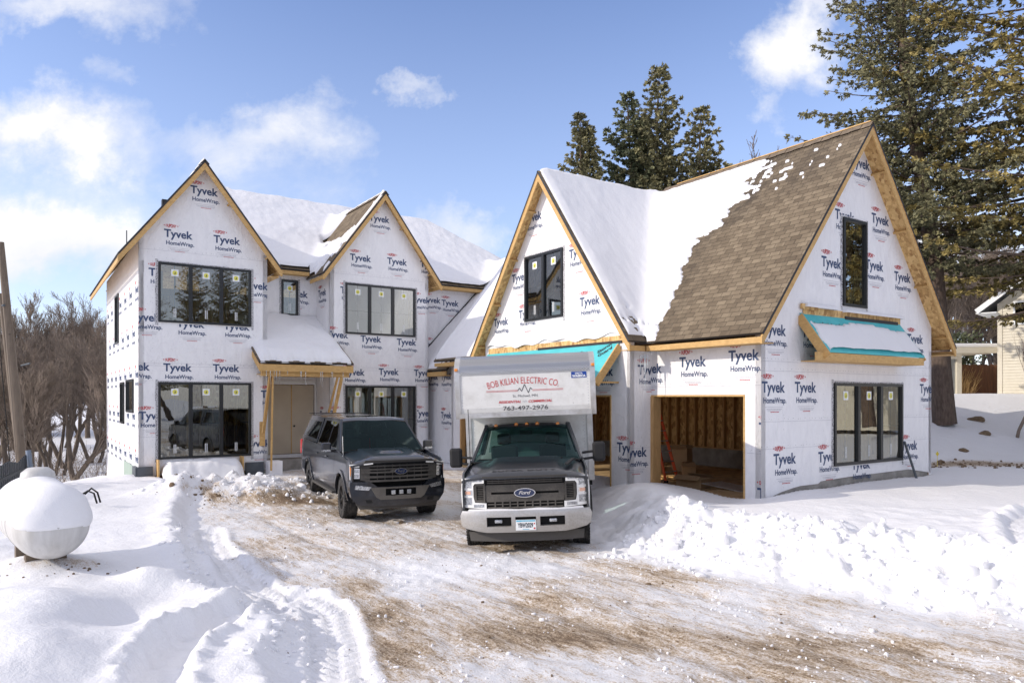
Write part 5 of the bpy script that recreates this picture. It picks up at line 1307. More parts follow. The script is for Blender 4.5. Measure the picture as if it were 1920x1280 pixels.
bent(pk, 'grille_surround', [(-.78, 1.10), (.78, 1.10), (.70, 1.20), (-.70, 1.20)], [(-.60, .60, 1.105, 1.155)], cf, .01, .05, M['gbar'], .1)
bent(pk, 'grille_bar', [(-.78, .955), (.78, .955), (.79, 1.0), (.78, 1.045), (-.78, 1.045), (-.79, 1.0)], [(-.62, -.20, .99, 1.012), (.20, .62, .99, 1.012)], cf, .02, .04, M['gbar'], .1)
bent(pk, 'grille_bar', [(-.62, 1.075), (.62, 1.075), (.62, 1.10), (-.62, 1.10)], [], cf, .01, .04, M['gbar'], .1)
bent(pk, 'grille_bar', [(-.72, .865), (.72, .865), (.72, .905), (-.72, .905)], [], cf, .015, .04, M['gbar'], .1)
bent(pk, 'grille_bar', [(-.70, .79), (.70, .79), (.72, .825), (-.72, .825)], [], cf, .015, .04, M['gbar'], .1)
for s in (-1, 1):
    q = [(.62, .80), (.80, .82), (.80, 1.12), (.62, 1.12)]; q = q if s > 0 else mir(q)
    bent(pk, 'grille_end', q, [], cf, .0, .04, M['gbar'], .1)
for i in range(-3, 4):
    x = i * .155; bent(pk, 'grille_rib', [(x - .009, .80), (x + .009, .80), (x + .009, 1.12), (x - .009, 1.12)], [], cf, -.012, .02, M['gbar'])
oval(pk, 0, .985, .135, .06, lambda x, z: -.01, .02, .22)
for s in (-1, 1):
    q = [(.80, 1.125), (1.0, 1.11), (.985, .84), (.93, .80), (.80, .80)]; q = q if s > 0 else mir(q)
    hl = bent(pk, 'headlight', q, [], cf, .0, .06, M['vblack'], .05)
    q = [(.82, 1.11), (1.0, 1.10), (.995, .84), (.94, .80), (.93, .83), (.955, .86), (.955, 1.06), (.82, 1.075)]; q = q if s > 0 else mir(q)
    bent(hl, 'running_light', q, [], cf, .008, .02, M['drl'], .05)
    q = [(.962, 1.09), (.998, 1.085), (.99, .90), (.97, .92)]; q = q if s > 0 else mir(q)
    bent(hl, 'turn_signal', q, [], cf, .012, .02, M['amber'], .05)
    for (a, b, c, d_, mt) in ((.815, .935, .86, 1.05, 'silver'), (.828, .922, .875, .945, 'lens2'), (.828, .922, .965, 1.035, 'lens2')):
        x0, x1 = (a, b) if s > 0 else (-b, -a)
        bent(hl, 'lamp_insert', [(x0, c), (x1, c), (x1, d_), (x0, d_)], [], cf, .004 if mt == 'silver' else .007, .01, M[mt], 9)
    q = [(.56, 1.155), (.80, 1.135), (1.0, 1.125), (1.0, 1.108), (.80, 1.112), (.56, 1.13)]; q = q if s > 0 else mir(q)
    bent(pk, 'headlight_brow', q, [], cf, .016, .03, M['drl'], .1)
def hz2(x, y):
    z = 1.19 + .135 * min(1, (y / 1.3)) ** .8; k = max(0, min(1, (.66 - abs(x)) / .14)); z += .035 * k * k * (3 - 2 * k)
    z -= .11 * (abs(x) / .98) ** 5; e = max(0, 1 - (y - .04) / .2); z -= .06 * e * e
    if abs(x) < .24 and .55 < y < .95: z += .028 * min(1, (y - .55) / .1) * min(1, (.24 - abs(x)) / .04)
    return z
panel('hood', [(-.985, .16), (-.80, .09), (-.4, .04), (.4, .04), (.80, .09), (.985, .16), (.99, .7), (.96, 1.36), (.5, 1.24), (-.5, 1.24), (-.96, 1.36), (-.99, .7)], [], lambda a, b, d: (a, b, hz2(a, b) - d), .03, cx=frange(-.99, .99, .06), cy=frange(.04, 1.36, .06), mats=PT, parent=pk, smooth=50)
MB().box((0, .545, 1.255), (.44, .015, .03)).build('hood_scoop', M['vblack'], pk)
def sx2(y, z):
    x = 1.015
    if y < .5: x -= .09 * (1 - y / .5) ** 2
    if z > 1.0: x -= .30 * (z - 1.0) ** 2
    if z < .62: x -= .22 * (.62 - z)
    if .80 < z < .95: x += .006
    if y > 5.5: x -= .05 * ((y - 5.5) / .4) ** 2
    return x
side = [(.12, .62), (.12, 1.08), (.3, 1.19), (1.3, 1.30), (3.75, 1.33), (5.88, 1.36), (5.90, .60), (5.2, .50)] + arc(4.61, .42, .49, 8, 172) + [(4.0, .45), (1.5, .45)] + arc(.93, .42, .49, 8, 172) + [(.36, .58)]
for s in (-1, 1):
    bs = panel('body_side', side, [], lambda a, b, d, s=s: (s * (sx2(a, b) - d), a, b), .03, cx=frange(.12, 5.9, .14), cy=frange(.45, 1.36, .08), mats=PT, parent=pk, smooth=45)
    f = MB()
    for y in (1.55, 2.62, 3.68):
        for z0 in [.5 + .1 * i for i in range(8)]:
            f.mesh([(s * (sx2(y, z0) + .002), y, z0), (s * (sx2(y, z0) + .002), y + .012, z0), (s * (sx2(y, z0 + .1) + .002), y + .012, z0 + .1), (s * (sx2(y, z0 + .1) + .002), y, z0 + .1)], [(0, 1, 2, 3)])
    f.each('door_seam', M['vblack'], bs)
    f = MB()
    for y in (2.35, 3.42): f.box((s * (sx2(y, 1.14) + .018), y, 1.14), (.03, .24, .035))
    f.each('door_handle', PT, bs, bevel=.01)
    for cy in (.93, 4.61):
        fl = [(cy + .485 * math.cos(R(t)), .42 + .485 * math.sin(R(t))) for t in range(0, 181, 12)] + [(cy + .55 * math.cos(R(t)), .42 + .55 * math.sin(R(t))) for t in range(180, -1, -12)]
        panel('wheel_arch', fl, [], lambda a, b, d, s=s: (s * (sx2(a, b) + .022 - d), a, b), .04, mats=PT, parent=pk, smooth=45)
    MB().box((s * 1.0, 2.75, .44), (.12, 2.3, .05)).build('running_board', M['plastic'], pk, bevel=.015)
    # greenhouse sides
    gx_ = lambda z: .965 - max(0, z - 1.3) * .34
    gs = [(1.32, 1.30), (2.05, 1.90), (2.2, 1.935), (3.72, 1.94), (3.74, 1.33)]
    gh = panel('cab_side', gs, [], lambda a, b, d, s=s: (s * (gx_(b) - d), a, b), .03, mats=PT, parent=pk, smooth=None)
    for q in ([(1.62, 1.35), (2.10, 1.84), (2.50, 1.87), (2.53, 1.36)], [(2.62, 1.36), (2.60, 1.87), (3.45, 1.87), (3.62, 1.38)]):
        panel('side_window', q, [], lambda a, b, d, s=s: (s * (gx_(b) + .004 - d), a, b), .004, mats=M['darkglass'], parent=gh, smooth=None)
        panel('window_trim', [(min(p[0] for p in q) - .0, 1.335), (max(p[0] for p in q), 1.345), (max(p[0] for p in q), 1.36), (min(p[0] for p in q), 1.352)], [], lambda a, b, d, s=s: (s * (gx_(b) + .010 - d), a, b), .01, mats=M['silver'], parent=gh, smooth=None)
    # topper sides
    ts = [(3.80, 1.34), (3.79, 1.93), (5.55, 1.95), (5.86, 1.36)]
    tp = panel('canopy_side', ts, [], lambda a, b, d, s=s: (s * (gx_(b) + .005 - d), a, b), .03, mats=PT, parent=pk, smooth=None)
    panel('canopy_window', [(3.95, 1.42), (3.95, 1.82), (5.35, 1.84), (5.60, 1.45)], [], lambda a, b, d, s=s: (s * (gx_(b) + .009 - d), a, b), .004, mats=M['darkglass'], parent=tp, smooth=None)
    e = empty('side_mirror', (0, 0, 0), 0, pk)
    f = MB(); f.bx(s * 1.06, s * 1.27, 1.58, 1.70, 1.28, 1.47); f.build('mirror_housing', PT, e, bevel=.035)
    f = MB(); f.bx(s * .95, s * 1.08, 1.60, 1.67, 1.27, 1.32); f.build('mirror_arm', PLS, e, bevel=.015)
    f = MB(); f.bx(s * 1.075, s * 1.255, 1.571, 1.58, 1.285, 1.325); f.build('mirror_lamp', M['lens2'], e)
    f = MB(); f.bx(s * .90, s * 1.0, 5.80, 5.915, .95, 1.32); f.build('tail_light', M['redlens'], pk, bevel=.02)
def rz2(x, y): return 1.975 - .04 * (x / .75) ** 4 - .06 * max(0, 1 - (y - 1.93) / .25) ** 2
panel('cab_roof', [(-.745, 1.96), (0, 1.90), (.745, 1.96), (.755, 3.76), (-.755, 3.76)], [], lambda a, b, d: (a, b, rz2(a, b) - d), .03, cx=frange(-.75, .75, .12), cy=frange(1.9, 3.76, .1), mats=PT, parent=pk, smooth=50)
panel('canopy_roof', [(-.755, 3.79), (.755, 3.79), (.74, 5.60), (-.74, 5.60)], [], lambda a, b, d: (a, b, 2.0 - .05 * (a / .75) ** 4 - .03 * ((b - 4.7) / .9) ** 2 - d), .04, cx=frange(-.75, .75, .12), cy=frange(3.79, 5.6, .2), mats=PT, parent=pk, smooth=50)
MB().face([(-.74, 5.60, 1.95), (.74, 5.60, 1.95), (.93, 5.90, 1.36), (-.93, 5.90, 1.36)]).build('canopy_rear_glass', M['darkglass'], pk)
MB().bx(-.78, .78, 5.5, 5.78, 1.985, 2.0).build('canopy_spoiler', M['plastic'], pk)
MB().bx(-.95, .95, 5.82, 5.90, .62, 1.36).build('tailgate', PT, pk)
f = MB(); f.bx(-.35, .25, 2.6, 3.3, 1.972, 1.985); f.build('sunroof', M['darkglass'], pk)
glass_grid(pk, 'windscreen', (-.90, 1.27, 1.30), (.90, 1.27, 1.30), (.72, 2.02, 1.905), (-.72, 2.02, 1.905), .12, M['autoglass'])
f = MB()
for s in (-1, 1): f.beam((s * .925, 1.30, 1.27), (s * .735, 2.05, 1.92), .05, .07, up=(0, -1, 0))
f.each('cab_pillar', PT, pk, bevel=.012)
MB().bx(-.9, .9, 1.32, 1.85, 1.1, 1.27).build('dashboard', M['seat'], pk, bevel=.04)
for x in (-.42, .42):
    f = MB(); f.bx(x - .25, x + .25, 2.5, 2.65, .8, 1.48); f.bx(x - .13, x + .13, 2.52, 2.62, 1.5, 1.70); f.build('seat', M['seat'], pk, bevel=.04)
f = MB(); f.tube([(.40 + .18 * math.cos(t), 1.90 + .05 * math.sin(t), 1.34 + .16 * math.sin(t)) for t in [k * math.pi / 12 for k in range(25)]], .014, 8, caps=False); f.build('steering_wheel', M['plastic'], pk, smooth=60)
f = MB(); f.bx(-.11, .11, 1.86, 1.88, 1.74, 1.81); f.build('rear_view_mirror', M['vblack'], pk)
tubeparts(pk, 'wiper', [[(-.1, 1.15, 1.31), (-.45, 1.16, 1.315), (-.75, 1.20, 1.33)]], .008, M['vblack']); tubeparts(pk, 'wiper', [[(.6, 1.17, 1.32), (.3, 1.14, 1.315), (-.0, 1.13, 1.33)]], .008, M['vblack'])
MB().bx(-.92, .92, 1.2, 1.34, 1.27, 1.295).build('cowl', M['plastic'], pk)
MB().bx(-.9, .9, .25, 5.7, .48, .58).bx(-.92, .92, .2, .26, .4, 1.12).each('underbody', M['vblack'], pk)
tubeparts(pk, 'antenna', [[(-.93, 1.05, 1.25), (-.935, 1.08, 1.62)]], .007, M['silver'])
for (x, y) in ((-.86, .93), (.86, .93)): wheel(pk, x, y, .415, .285, 1 if x > 0 else -1, steer=R(-3))
for (x, y) in ((-.86, 4.61), (.86, 4.61)): wheel(pk, x, y, .415, .285, 1 if x > 0 else -1)
# ------------------------------------------------------------------ trees
def mesh_quads(name, V_, Q, mt, parent=None, rnd=None, smooth=False):
    me = bpy.data.meshes.new(name); me.vertices.add(len(V_)); me.vertices.foreach_set('co', V_.astype(np.float32).ravel())
    me.loops.add(Q.size); me.loops.foreach_set('vertex_index', Q.astype(np.int32).ravel())
    me.polygons.add(len(Q)); me.polygons.foreach_set('loop_start', np.arange(0, Q.size, 4, dtype=np.int32)); me.polygons.foreach_set('loop_total', np.full(len(Q), 4, dtype=np.int32))
    me.update(calc_edges=True)
    if rnd is not None:
        a = me.attributes.new('tone', 'FLOAT', 'FACE'); a.data.foreach_set('value', rnd.astype(np.float32))
    return link(name, me, mt, parent, 180 if smooth else None)
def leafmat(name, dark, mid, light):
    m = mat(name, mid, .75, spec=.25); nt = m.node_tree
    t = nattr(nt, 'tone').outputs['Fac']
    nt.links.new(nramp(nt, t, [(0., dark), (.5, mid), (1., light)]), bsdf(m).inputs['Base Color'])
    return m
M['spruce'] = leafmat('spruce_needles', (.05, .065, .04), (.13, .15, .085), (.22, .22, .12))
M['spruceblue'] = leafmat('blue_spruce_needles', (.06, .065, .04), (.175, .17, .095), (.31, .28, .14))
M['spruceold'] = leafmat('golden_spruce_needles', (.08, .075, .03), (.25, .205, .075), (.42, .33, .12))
M['bark'] = varied('spruce_bark', (.085, .060, .045), (.15, .11, .085), 14, .95, .6, 30, .02, stretch=(1, 1, .3))
M['twig'] = varied('bare_twigs', (.27, .215, .17), (.17, .135, .105), 2, .9, 0)
M['twigred'] = varied('reddish_twigs', (.27, .21, .165), (.17, .135, .105), 2, .9, 0)
def segs_mesh(S, n=4):
    """S rows: p0(3) p1(3) r0 r1 -> vertices, quads"""
    S = np.asarray(S, float); p0, p1, r0, r1 = S[:, :3], S[:, 3:6], S[:, 6:7], S[:, 7:8]
    d = p1 - p0; d /= np.linalg.norm(d, axis=1, keepdims=True) + 1e-9
    ref = np.where(np.abs(d[:, 2:3]) < .9, [[0, 0, 1.]], [[1., 0, 0]]); a = np.cross(d, ref); a /= np.linalg.norm(a, axis=1, keepdims=True); b = np.cross(d, a)
    ring = []
    for p, r in ((p0, r0), (p1, r1)):
        for k in range(n):
            t = 2 * np.pi * k / n; ring.append(p + (a * np.cos(t) + b * np.sin(t)) * r)
    V_ = np.stack(ring, 1).reshape(-1, 3); base = np.arange(len(S))[:, None] * 2 * n
    Q = np.concatenate([base + np.array([k, (k + 1) % n, n + (k + 1) % n, n + k]) for k in range(n)], 1).reshape(-1, 4)
    return V_, Q
def spruce(seed, h, rad, zb, base, lean=(0, 0), dens=1.0, mt='spruce', name='spruce_tree', blade=.17, width=.03, droop=.25, dead=0.0, tops=1, trunk_r=.28, pw=.85):
    g = np.random.default_rng(seed); root = empty(name, base)
    S = []; T0 = []; TD = []; TT = []
    lean = np.array(lean, float)
    def axis(z): return np.array([lean[0] * z / h + .12 * math.sin(z * .5 + seed), lean[1] * z / h, z])
    stems = [(0, 0, h)] + [(g.uniform(-.9, .9), g.uniform(-.3, .3), h * g.uniform(.9, .96)) for _ in range(tops - 1)]
    zz = np.arange(0, h, .8)
    for (ox, oy, hh) in stems:
        z0 = 0 if ox == 0 else hh * .72
        zs = np.arange(z0, hh, .7)
        for i in range(len(zs)):
            a = zs[i]; b = min(hh, a + .7); f = lambda z: axis(z) + np.array([ox, oy, 0]) * min(1, (z - z0) / 1.5 if ox else 1)
            S.append([*f(a), *f(b), trunk_r * (1 - a / hh) + .02, trunk_r * (1 - b / hh) + .015])
        z = max(zb, z0)
        while z < hh - .12:
            t = (z - zb) / (hh - zb) if hh > zb else 0; t = min(max(t, 0), 1)
            Lm = rad * (1 - t) ** pw * (1.0 if ox == 0 else .55) + .12
            if t < .08: Lm *= .75
            nb = max(3, int((5 + 3 * (1 - t)) * dens ** .5)); ph = g.uniform(0, 7)
            for k in range(nb):
                L_ = Lm * g.uniform(.55, 1.12); az = ph + 2 * np.pi * k / nb + g.uniform(-.35, .35)
                hd = np.array([math.cos(az), math.sin(az), 0.0]); side = np.array([-hd[1], hd[0], 0]); c = axis(z) + (np.array([ox, oy, 0]) if ox else 0)
                up0 = .55 * t - droop * (1 - t) * 1.1 + g.uniform(-.1, .1); cur = .12 + .25 * (1 - t)
                n = max(2, int(L_ / .3)); pts = []
                for i in range(n + 1):
                    s = i / n; pts.append(c + hd * L_ * s + side * .12 * L_ * math.sin(s * 2 + k) * .5 + np.array([0, 0, L_ * (up0 * s + cur * s * s * .6)]))
                isdead = g.random() < dead * (1 - t)
                for i in range(n): S.append([*pts[i], *pts[i + 1], .03 * L_ * .28 * (1 - i / n) + .009, .03 * L_ * .28 * (1 - (i + 1) / n) + .007])
                start = .12 if not isdead else .75
                for i in range(1, n + 1):
                    s = i / n; dirb = pts[i] - pts[i - 1]; dirb /= np.linalg.norm(dirb)
                    tw = (.22 + .30 * L_ * (1 - s) * .5) * g.uniform(.7, 1.2)
                    for sg in (-1, 1):
                        td = dirb * .75 + side * sg * .8 + np.array([0, 0, -.20 - .25 * (1 - t)]); td /= np.linalg.norm(td)
                        m_ = max(1, int(tw / .13))
                        if s < start or (isdead and g.random() < .5):
                            if g.random() < .6: S.append([*pts[i], *(pts[i] + td * tw), .008, .004])
                            continue
                        for q in range(m_):
                            if g.random() > .86 * min(1, dens): continue
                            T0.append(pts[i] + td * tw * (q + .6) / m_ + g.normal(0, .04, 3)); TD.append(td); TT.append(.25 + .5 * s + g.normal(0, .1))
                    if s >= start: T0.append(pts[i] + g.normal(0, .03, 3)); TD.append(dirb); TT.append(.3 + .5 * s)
            z += g.uniform(.26, .42) / max(.6, dens)
        T0.append(axis(hh) + np.array([ox, oy, -.05])); TD.append(np.array([0, 0, 1.])); TT.append(.6)
    T0 = np.array(T0); TD = np.array(TD); TT = np.array(TT)
    V_, Q = segs_mesh(S, 6); mesh_quads('trunk', V_, Q, M['bark'], root, smooth=True)
    nbl = 11; N = len(T0)
    P0 = np.repeat(T0, nbl, 0); D = np.repeat(TD, nbl, 0) + g.normal(0, .55, (N * nbl, 3)); D[:, 2] -= .12
    D /= np.linalg.norm(D, axis=1, keepdims=True)
    W = np.cross(D, g.normal(0, 1, (N * nbl, 3))); W /= np.linalg.norm(W, axis=1, keepdims=True) + 1e-9
    Ln = blade * g.uniform(.55, 1.15, (N * nbl, 1)); w = width * g.uniform(.7, 1.3, (N * nbl, 1))
    P0 = P0 - D * Ln * .3 + g.normal(0, .035, P0.shape)
    V_ = np.stack([P0 - W * w * .5, P0 + D * Ln * .55 - W * w, P0 + D * Ln, P0 + D * Ln * .55 + W * w], 1).reshape(-1, 3)
    Q = np.arange(N * nbl * 4).reshape(-1, 4)
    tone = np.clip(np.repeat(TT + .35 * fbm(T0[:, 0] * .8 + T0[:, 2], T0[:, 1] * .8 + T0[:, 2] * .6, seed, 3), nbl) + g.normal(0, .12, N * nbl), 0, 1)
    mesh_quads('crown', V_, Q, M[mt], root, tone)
    return root
gz_ = lambda x, y: float(ground_z(np.array([x]), np.array([y]))[0])
t = spruce(11, 21.5, 4.9, 5.6, (15.25, 25.0, gz_(15.25, 25)), lean=(-2.4, 0), dens=.95, mt='spruceblue', droop=.22, trunk_r=.36, dead=.22)
tag(t, 'tall dark spruce with a leaning bare lower trunk just right of the garage gable', 'spruce tree', 'spruces beside the garage')
t = spruce(23, 22.0, 7.6, 5.2, (18.6, 22.6, gz_(18.6, 22.6)), lean=(-.5, 0), dens=.78, mt='spruceold', droop=.30, trunk_r=.4, dead=.5, blade=.19, width=.034, pw=.6)
tag(t, 'golden green spruce at the right edge reaching in with half bare branches', 'spruce tree', 'spruces beside the garage')
for i, (px, py, Y_, h, rd, tp, lb) in enumerate(((1085, 215, 40, 13, 3.0, 2, 'short twin tipped spruce leftmost of those behind the garage roof'), (1180, 175, 42, 15, 4.2, 2, 'broad spruce left of the tallest one behind the garage roof'),
        (1236, 128, 41, 17, 4.6, 1, 'tallest spruce of those behind the garage roof'), (1316, 203, 39, 14, 4.4, 1, 'pointed spruce rightmost of those behind the garage roof'))):
    top = EYE + (745 - py) / FOC * Y_
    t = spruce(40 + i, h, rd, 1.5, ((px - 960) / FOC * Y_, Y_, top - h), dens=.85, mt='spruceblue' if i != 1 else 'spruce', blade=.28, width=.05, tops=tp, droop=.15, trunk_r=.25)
    tag(t, lb, 'spruce tree', 'spruces behind the garage')
def bare_mesh(seed, h, spread=.55, r0=.14, levels=6, stems=1, name='x'):
    g = np.random.default_rng(seed); S = []; TR = []
    def grow(p, d, L_, r, lv):
        n = 5 if lv == levels else 3 if lv > 1 else 2; q = p
        for i in range(n):
            d2 = d + g.normal(0, .10, 3); d2[2] += .05; d2 /= np.linalg.norm(d2); e = q + d2 * L_ / n
            ra = r * (1 - i / n * .35); rb = r * (1 - (i + 1) / n * .35)
            (TR if lv >= levels - 1 else S).append([*q, *e, ra, rb]); q = e; d = d2
            if lv > 0 and (i > 1 or lv < levels):
                for _ in range(2 if lv > 1 else 2):
                    if g.random() < .70:
                        a = g.uniform(.35, .9) * spread * 1.4; ax = np.cross(d, g.normal(0, 1, 3)); ax /= np.linalg.norm(ax)
                        nd = d * math.cos(a) + ax * math.sin(a); nd[2] += .12; nd /= np.linalg.norm(nd)
                        grow(q, nd, L_ * g.uniform(.5, .7) * (.75 if lv == levels else 1), rb * .58, lv - 1)
    for s in range(stems):
        d = np.array([g.normal(0, .16 * stems ** .5), g.normal(0, .16 * stems ** .5), 1.0]); grow(np.array([g.normal(0, .12) * (stems > 1), g.normal(0, .12) * (stems > 1), -.3]), d / np.linalg.norm(d), h * .55, r0 / stems ** .3, levels)
    return S, TR
def bare_tree(seed, h, base, mt='twig', **k):
    S, TR = bare_mesh(seed, h, **k); root = empty('bare_tree', base)
    S = np.array(S); S[:, 6:] = np.maximum(S[:, 6:], .0065)
    V_, Q = segs_mesh(TR, 7); mesh_quads('trunk', V_, Q, M['bark2'], root, smooth=True)
    V_, Q = segs_mesh(S, 3); mesh_quads('crown', V_, Q, M[mt], root)
    return root
M['bark2'] = varied('grey_brown_bark', (.15, .115, .085), (.09, .07, .055), 8, .95, .5, stretch=(1, 1, .3))
def copy_tree(o, loc, rz, sc):
    c = o.copy(); COL.objects.link(c); c.location = loc; c.rotation_euler = (0, 0, rz); c.scale = (sc, sc, sc)
    for ch in list(o.children):
        k = ch.copy(); COL.objects.link(k); k.parent = c
    return c
protos = [bare_tree(100 + i, 7.5, (0, 0, 0), ('twig', 'twigred')[i % 2], spread=(.36, .42, .34, .48)[i % 4], r0=.15, levels=6 if i < 3 else 5, stems=(1, 2, 3, 1)[i % 4]) for i in range(4)]
g = np.random.default_rng(3)
used_p = set()
def place(k, x, y, sc, lab, grp, rz=None):
    p = protos[k % 4]; loc = (x, y, gz_(x, y) - .1); rz = g.uniform(0, 6.28) if rz is None else rz
    if k % 4 in used_p: o = copy_tree(p, loc, rz, sc)
    else: used_p.add(k % 4); o = p; o.location = loc; o.rotation_euler = (0, 0, rz); o.scale = (sc, sc, sc)
    return tag(o, lab, 'bare tree', grp)
k = 0
for row, (Y_, n, hh) in enumerate(((29, 4, 6.2), (35, 6, 7.6), (42, 7, 8.6), (50, 7, 10), (60, 7, 12), (72, 7, 14))):
    for i in range(n):
        f = -.80 + .27 * (i + g.uniform(.1, .9)) / n; y = Y_ + g.uniform(-2.5, 2.5)
        if row == 0: f = -.76 + .14 * (i + g.uniform(.1, .9)) / n
        place(k, f * y, y, hh / 8.4 * g.uniform(.85, 1.15), 'leafless brown tree among the bare woods left of the house', 'bare trees in the woods left of the house'); k += 1
for Y_, n, hh in ((42, 5, 9.0), (52, 7, 11), (64, 7, 13)):
    for i in range(n):
        f = .575 + .20 * (i + g.uniform(.1, .9)) / n; y = Y_ + g.uniform(-2, 2)
        place(k, f * y, y, hh / 7.5 * g.uniform(.85, 1.1), 'leafless tree in the thicket behind the cream house', 'bare trees behind the cream house'); k += 1
for i in range(20):
    x = -14 + i * 3.4 + g.uniform(-1, 1); y = -24 - g.uniform(0, 14) + max(0, x - 20) * .5
    place(k, x, y, g.uniform(1.2, 1.9), 'leafless tree across the street mirrored in the windows', 'bare trees across the street'); k += 1
o = place(1, 14.8, 46, 2.0, 'leafless treetop showing over the garage ridge right of the spruces', None)
S, TR = bare_mesh(77, 4.8, spread=.5, r0=.055, levels=4)
sap = empty('bare_sapling', (16.9, 24.0, gz_(16.9, 24.0)))
V_, Q = segs_mesh(TR, 6); mesh_quads('trunk', V_, Q, M['twigred'], sap, smooth=True); V_, Q = segs_mesh(S, 4); mesh_quads('crown', V_, Q, M['twigred'], sap)
tag(sap, 'slim leafless sapling on the snowy rise before the cream house', 'sapling')
# undergrowth sticking out of the snow among the left trees
S = []
for i in range(900):
    f = g.uniform(-.78, -.56); y = g.uniform(25, 52); x = f * y; z = gz_(x, y) if i % 3 == 0 else z if i else gz_(x, y)
    if i % 3: x += g.normal(0, .3); y += g.normal(0, .3)
    q = np.array([x, y, z - .1]); d = np.array([g.normal(0, .5), g.normal(0, .3), 1.0])
    for _ in range(3):
        e = q + d * g.uniform(.2, .45); S.append([*q, *e, .010, .008]); q = e; d = d + g.normal(0, .4, 3)
V_, Q = segs_mesh(S, 3); o = mesh_quads('undergrowth', V_, Q, M['twigred']); tag(o, 'tangled brown brush under the bare trees', 'brush', None, 'stuff')
# trees of the street behind the photographer, seen only in the window glass
def dup_spruce(o, loc, sc, lab):
    c = copy_tree(o, loc, 1.0, sc); tag(c, lab, 'spruce tree', 'spruces across the street'); return c
src_t = [o for o in COL.objects if o.name.startswith('spruce_tree') and o.parent is None][0]
for (x, y, sc) in ((15.0, -7.2, .60), (17.8, -4.6, .63), (20.6, -1.8, .58), (26, -9, .7)): dup_spruce(src_t, (x, y, 0), sc, 'spruce across the street mirrored in the upper window glass')
for (x, y, sc) in ((27, 18.8, .8), (30, 21.5, .8)): tag(copy_tree(src_t, (x, y, 1.0), 2.0, sc), 'spruce beyond the right edge mirrored in the tall gable window', 'spruce tree', 'spruces beyond the right edge')
# ------------------------------------------------------------------ neighbour's house, fence and carport on the right
M['siding'] = varied('cream_siding', (.74, .69, .57), (.68, .63, .51), 2, .6, .05)
nt = M['siding'].node_tree; sv = nt.nodes.new('ShaderNodeSeparateXYZ'); nt.links.new(coords(M['siding']), sv.inputs[0])
lap = nmath(nt, 'FRACT', nmath(nt, 'DIVIDE', sv.outputs[2], .13)); nt.links.new(nbump(nt, lap, .9, .02), bsdf(M['siding']).inputs['Normal'])
nb = empty('neighbour_house', (0, 0, 0)); tag(nb, 'cream sided house at the right edge behind the spruces', 'house')
zb = 2.2; nb.location = ((1872 - 960) / FOC * 32.0, 32.0, 0); nb.rotation_euler = (0, 0, R(-44)); X0 = 0.0; YN = 0.0
MB().mesh([(X0, YN, zb), (X0 + 9, YN + .0, zb), (X0 + 9, YN, 6.6), (X0 + 4.5, YN, 10.2), (X0, YN, 6.6), (X0, YN + 9, zb), (X0 + 9, YN + 9, zb), (X0 + 9, YN + 9, 6.6), (X0 + 4.5, YN + 9, 10.2), (X0, YN + 9, 6.6)],
    [(0, 1, 2, 3, 4), (5, 6, 7, 8, 9), (0, 4, 9, 5), (1, 2, 7, 6)]).build('wall', M['siding'], nb)
f = MB(); f.bx(X0 - .03, X0 + .15, YN - .05, YN - .005, zb, 6.6); f.build('corner_board', M['siding'], nb)
f = MB()
for s in (1,):
    f.beam((X0 - .75, YN - .5, 6.25), (X0 + 4.5, YN - .5, 10.35), .05, .22)
f.build('rake_board', M['white'], nb)
P_ = [(X0 - .8, YN - .5, 6.35), (X0 + 4.5, YN - .5, 10.5), (X0 + 4.5, YN + 9.5, 10.5), (X0 - .8, YN + 9.5, 6.35)]
MB().face(P_).face([(a, b, c - .12) for a, b, c in P_]).face([(X0 + 9.8, YN - .5, 6.35), (X0 + 4.5, YN - .5, 10.5), (X0 + 4.5, YN + 9.5, 10.5), (X0 + 9.8, YN + 9.5, 6.35)]).build('roof', M['snow'], nb)
MB().bx(X0 - .78, X0, YN - .45, YN + 9, 6.16, 6.2).build('soffit', M['white'], nb)
f = MB(); nl = 34
for i in range(nl):
    za = zb + i * .13; f.face([(X0 + .15, YN - .030, za), (X0 + 9, YN - .030, za), (X0 + 9, YN - .004, za + .132), (X0 + .15, YN - .004, za + .132)]).face([(X0 + .15, YN - .030, za), (X0 + 9, YN - .030, za), (X0 + 9, YN - .002, za), (X0 + .15, YN - .002, za)])
i = 0
while True:
    za = 6.62 + i * .13; w_ = (10.1 - za) / 3.6 * 4.5
    if w_ < .3: break
    f.face([(X0 + 4.5 - w_, YN - .030, za), (X0 + 4.5 + w_, YN - .030, za), (X0 + 4.5 + w_ - .15, YN - .004, za + .132), (X0 + 4.5 - w_ + .15, YN - .004, za + .132)]); i += 1
f.build('clapboards', M['siding'], nb, fix=False)
wf = MB(); x1 = .55
wf.bx(x1, x1 + 1.3, YN - .06, YN - .0, 5.6, 6.95 - .3); wn = wf.build('window', M['white'], nb)
MB().bx(x1 + .08, x1 + 1.22, YN - .07, YN - .061, 5.68, 6.57).build('pane', M['darkglass'], wn)
cp_ = empty('carport', (0, 0, 0)); tag(cp_, 'low cream carport with snow on its flat roof beside the cream house', 'carport')
YC = 33.0; cx = lambda px: (px - 960) / FOC * YC
f = MB(); f.bx(cx(1770), cx(1876) - .05, YC, YC + 5, 4.46, 4.72); f.build('roof', M['siding'], cp_)
MB().bx(cx(1771), cx(1875) - .05, YC + .03, YC + 4.9, 4.72, 4.90).build('snow_cover', M['snow'], cp_, bevel=.05)
f = MB(); f.bx(cx(1770), cx(1784), YC + .3, YC + .5, 2.2, 4.46); f.bx(cx(1802), cx(1811), YC + .3, YC + .5, 2.2, 4.46); f.bx(cx(1784), cx(1802), YC + .3, YC + .5, 4.2, 4.46); f.build('wall', M['siding'], cp_)
f = MB()
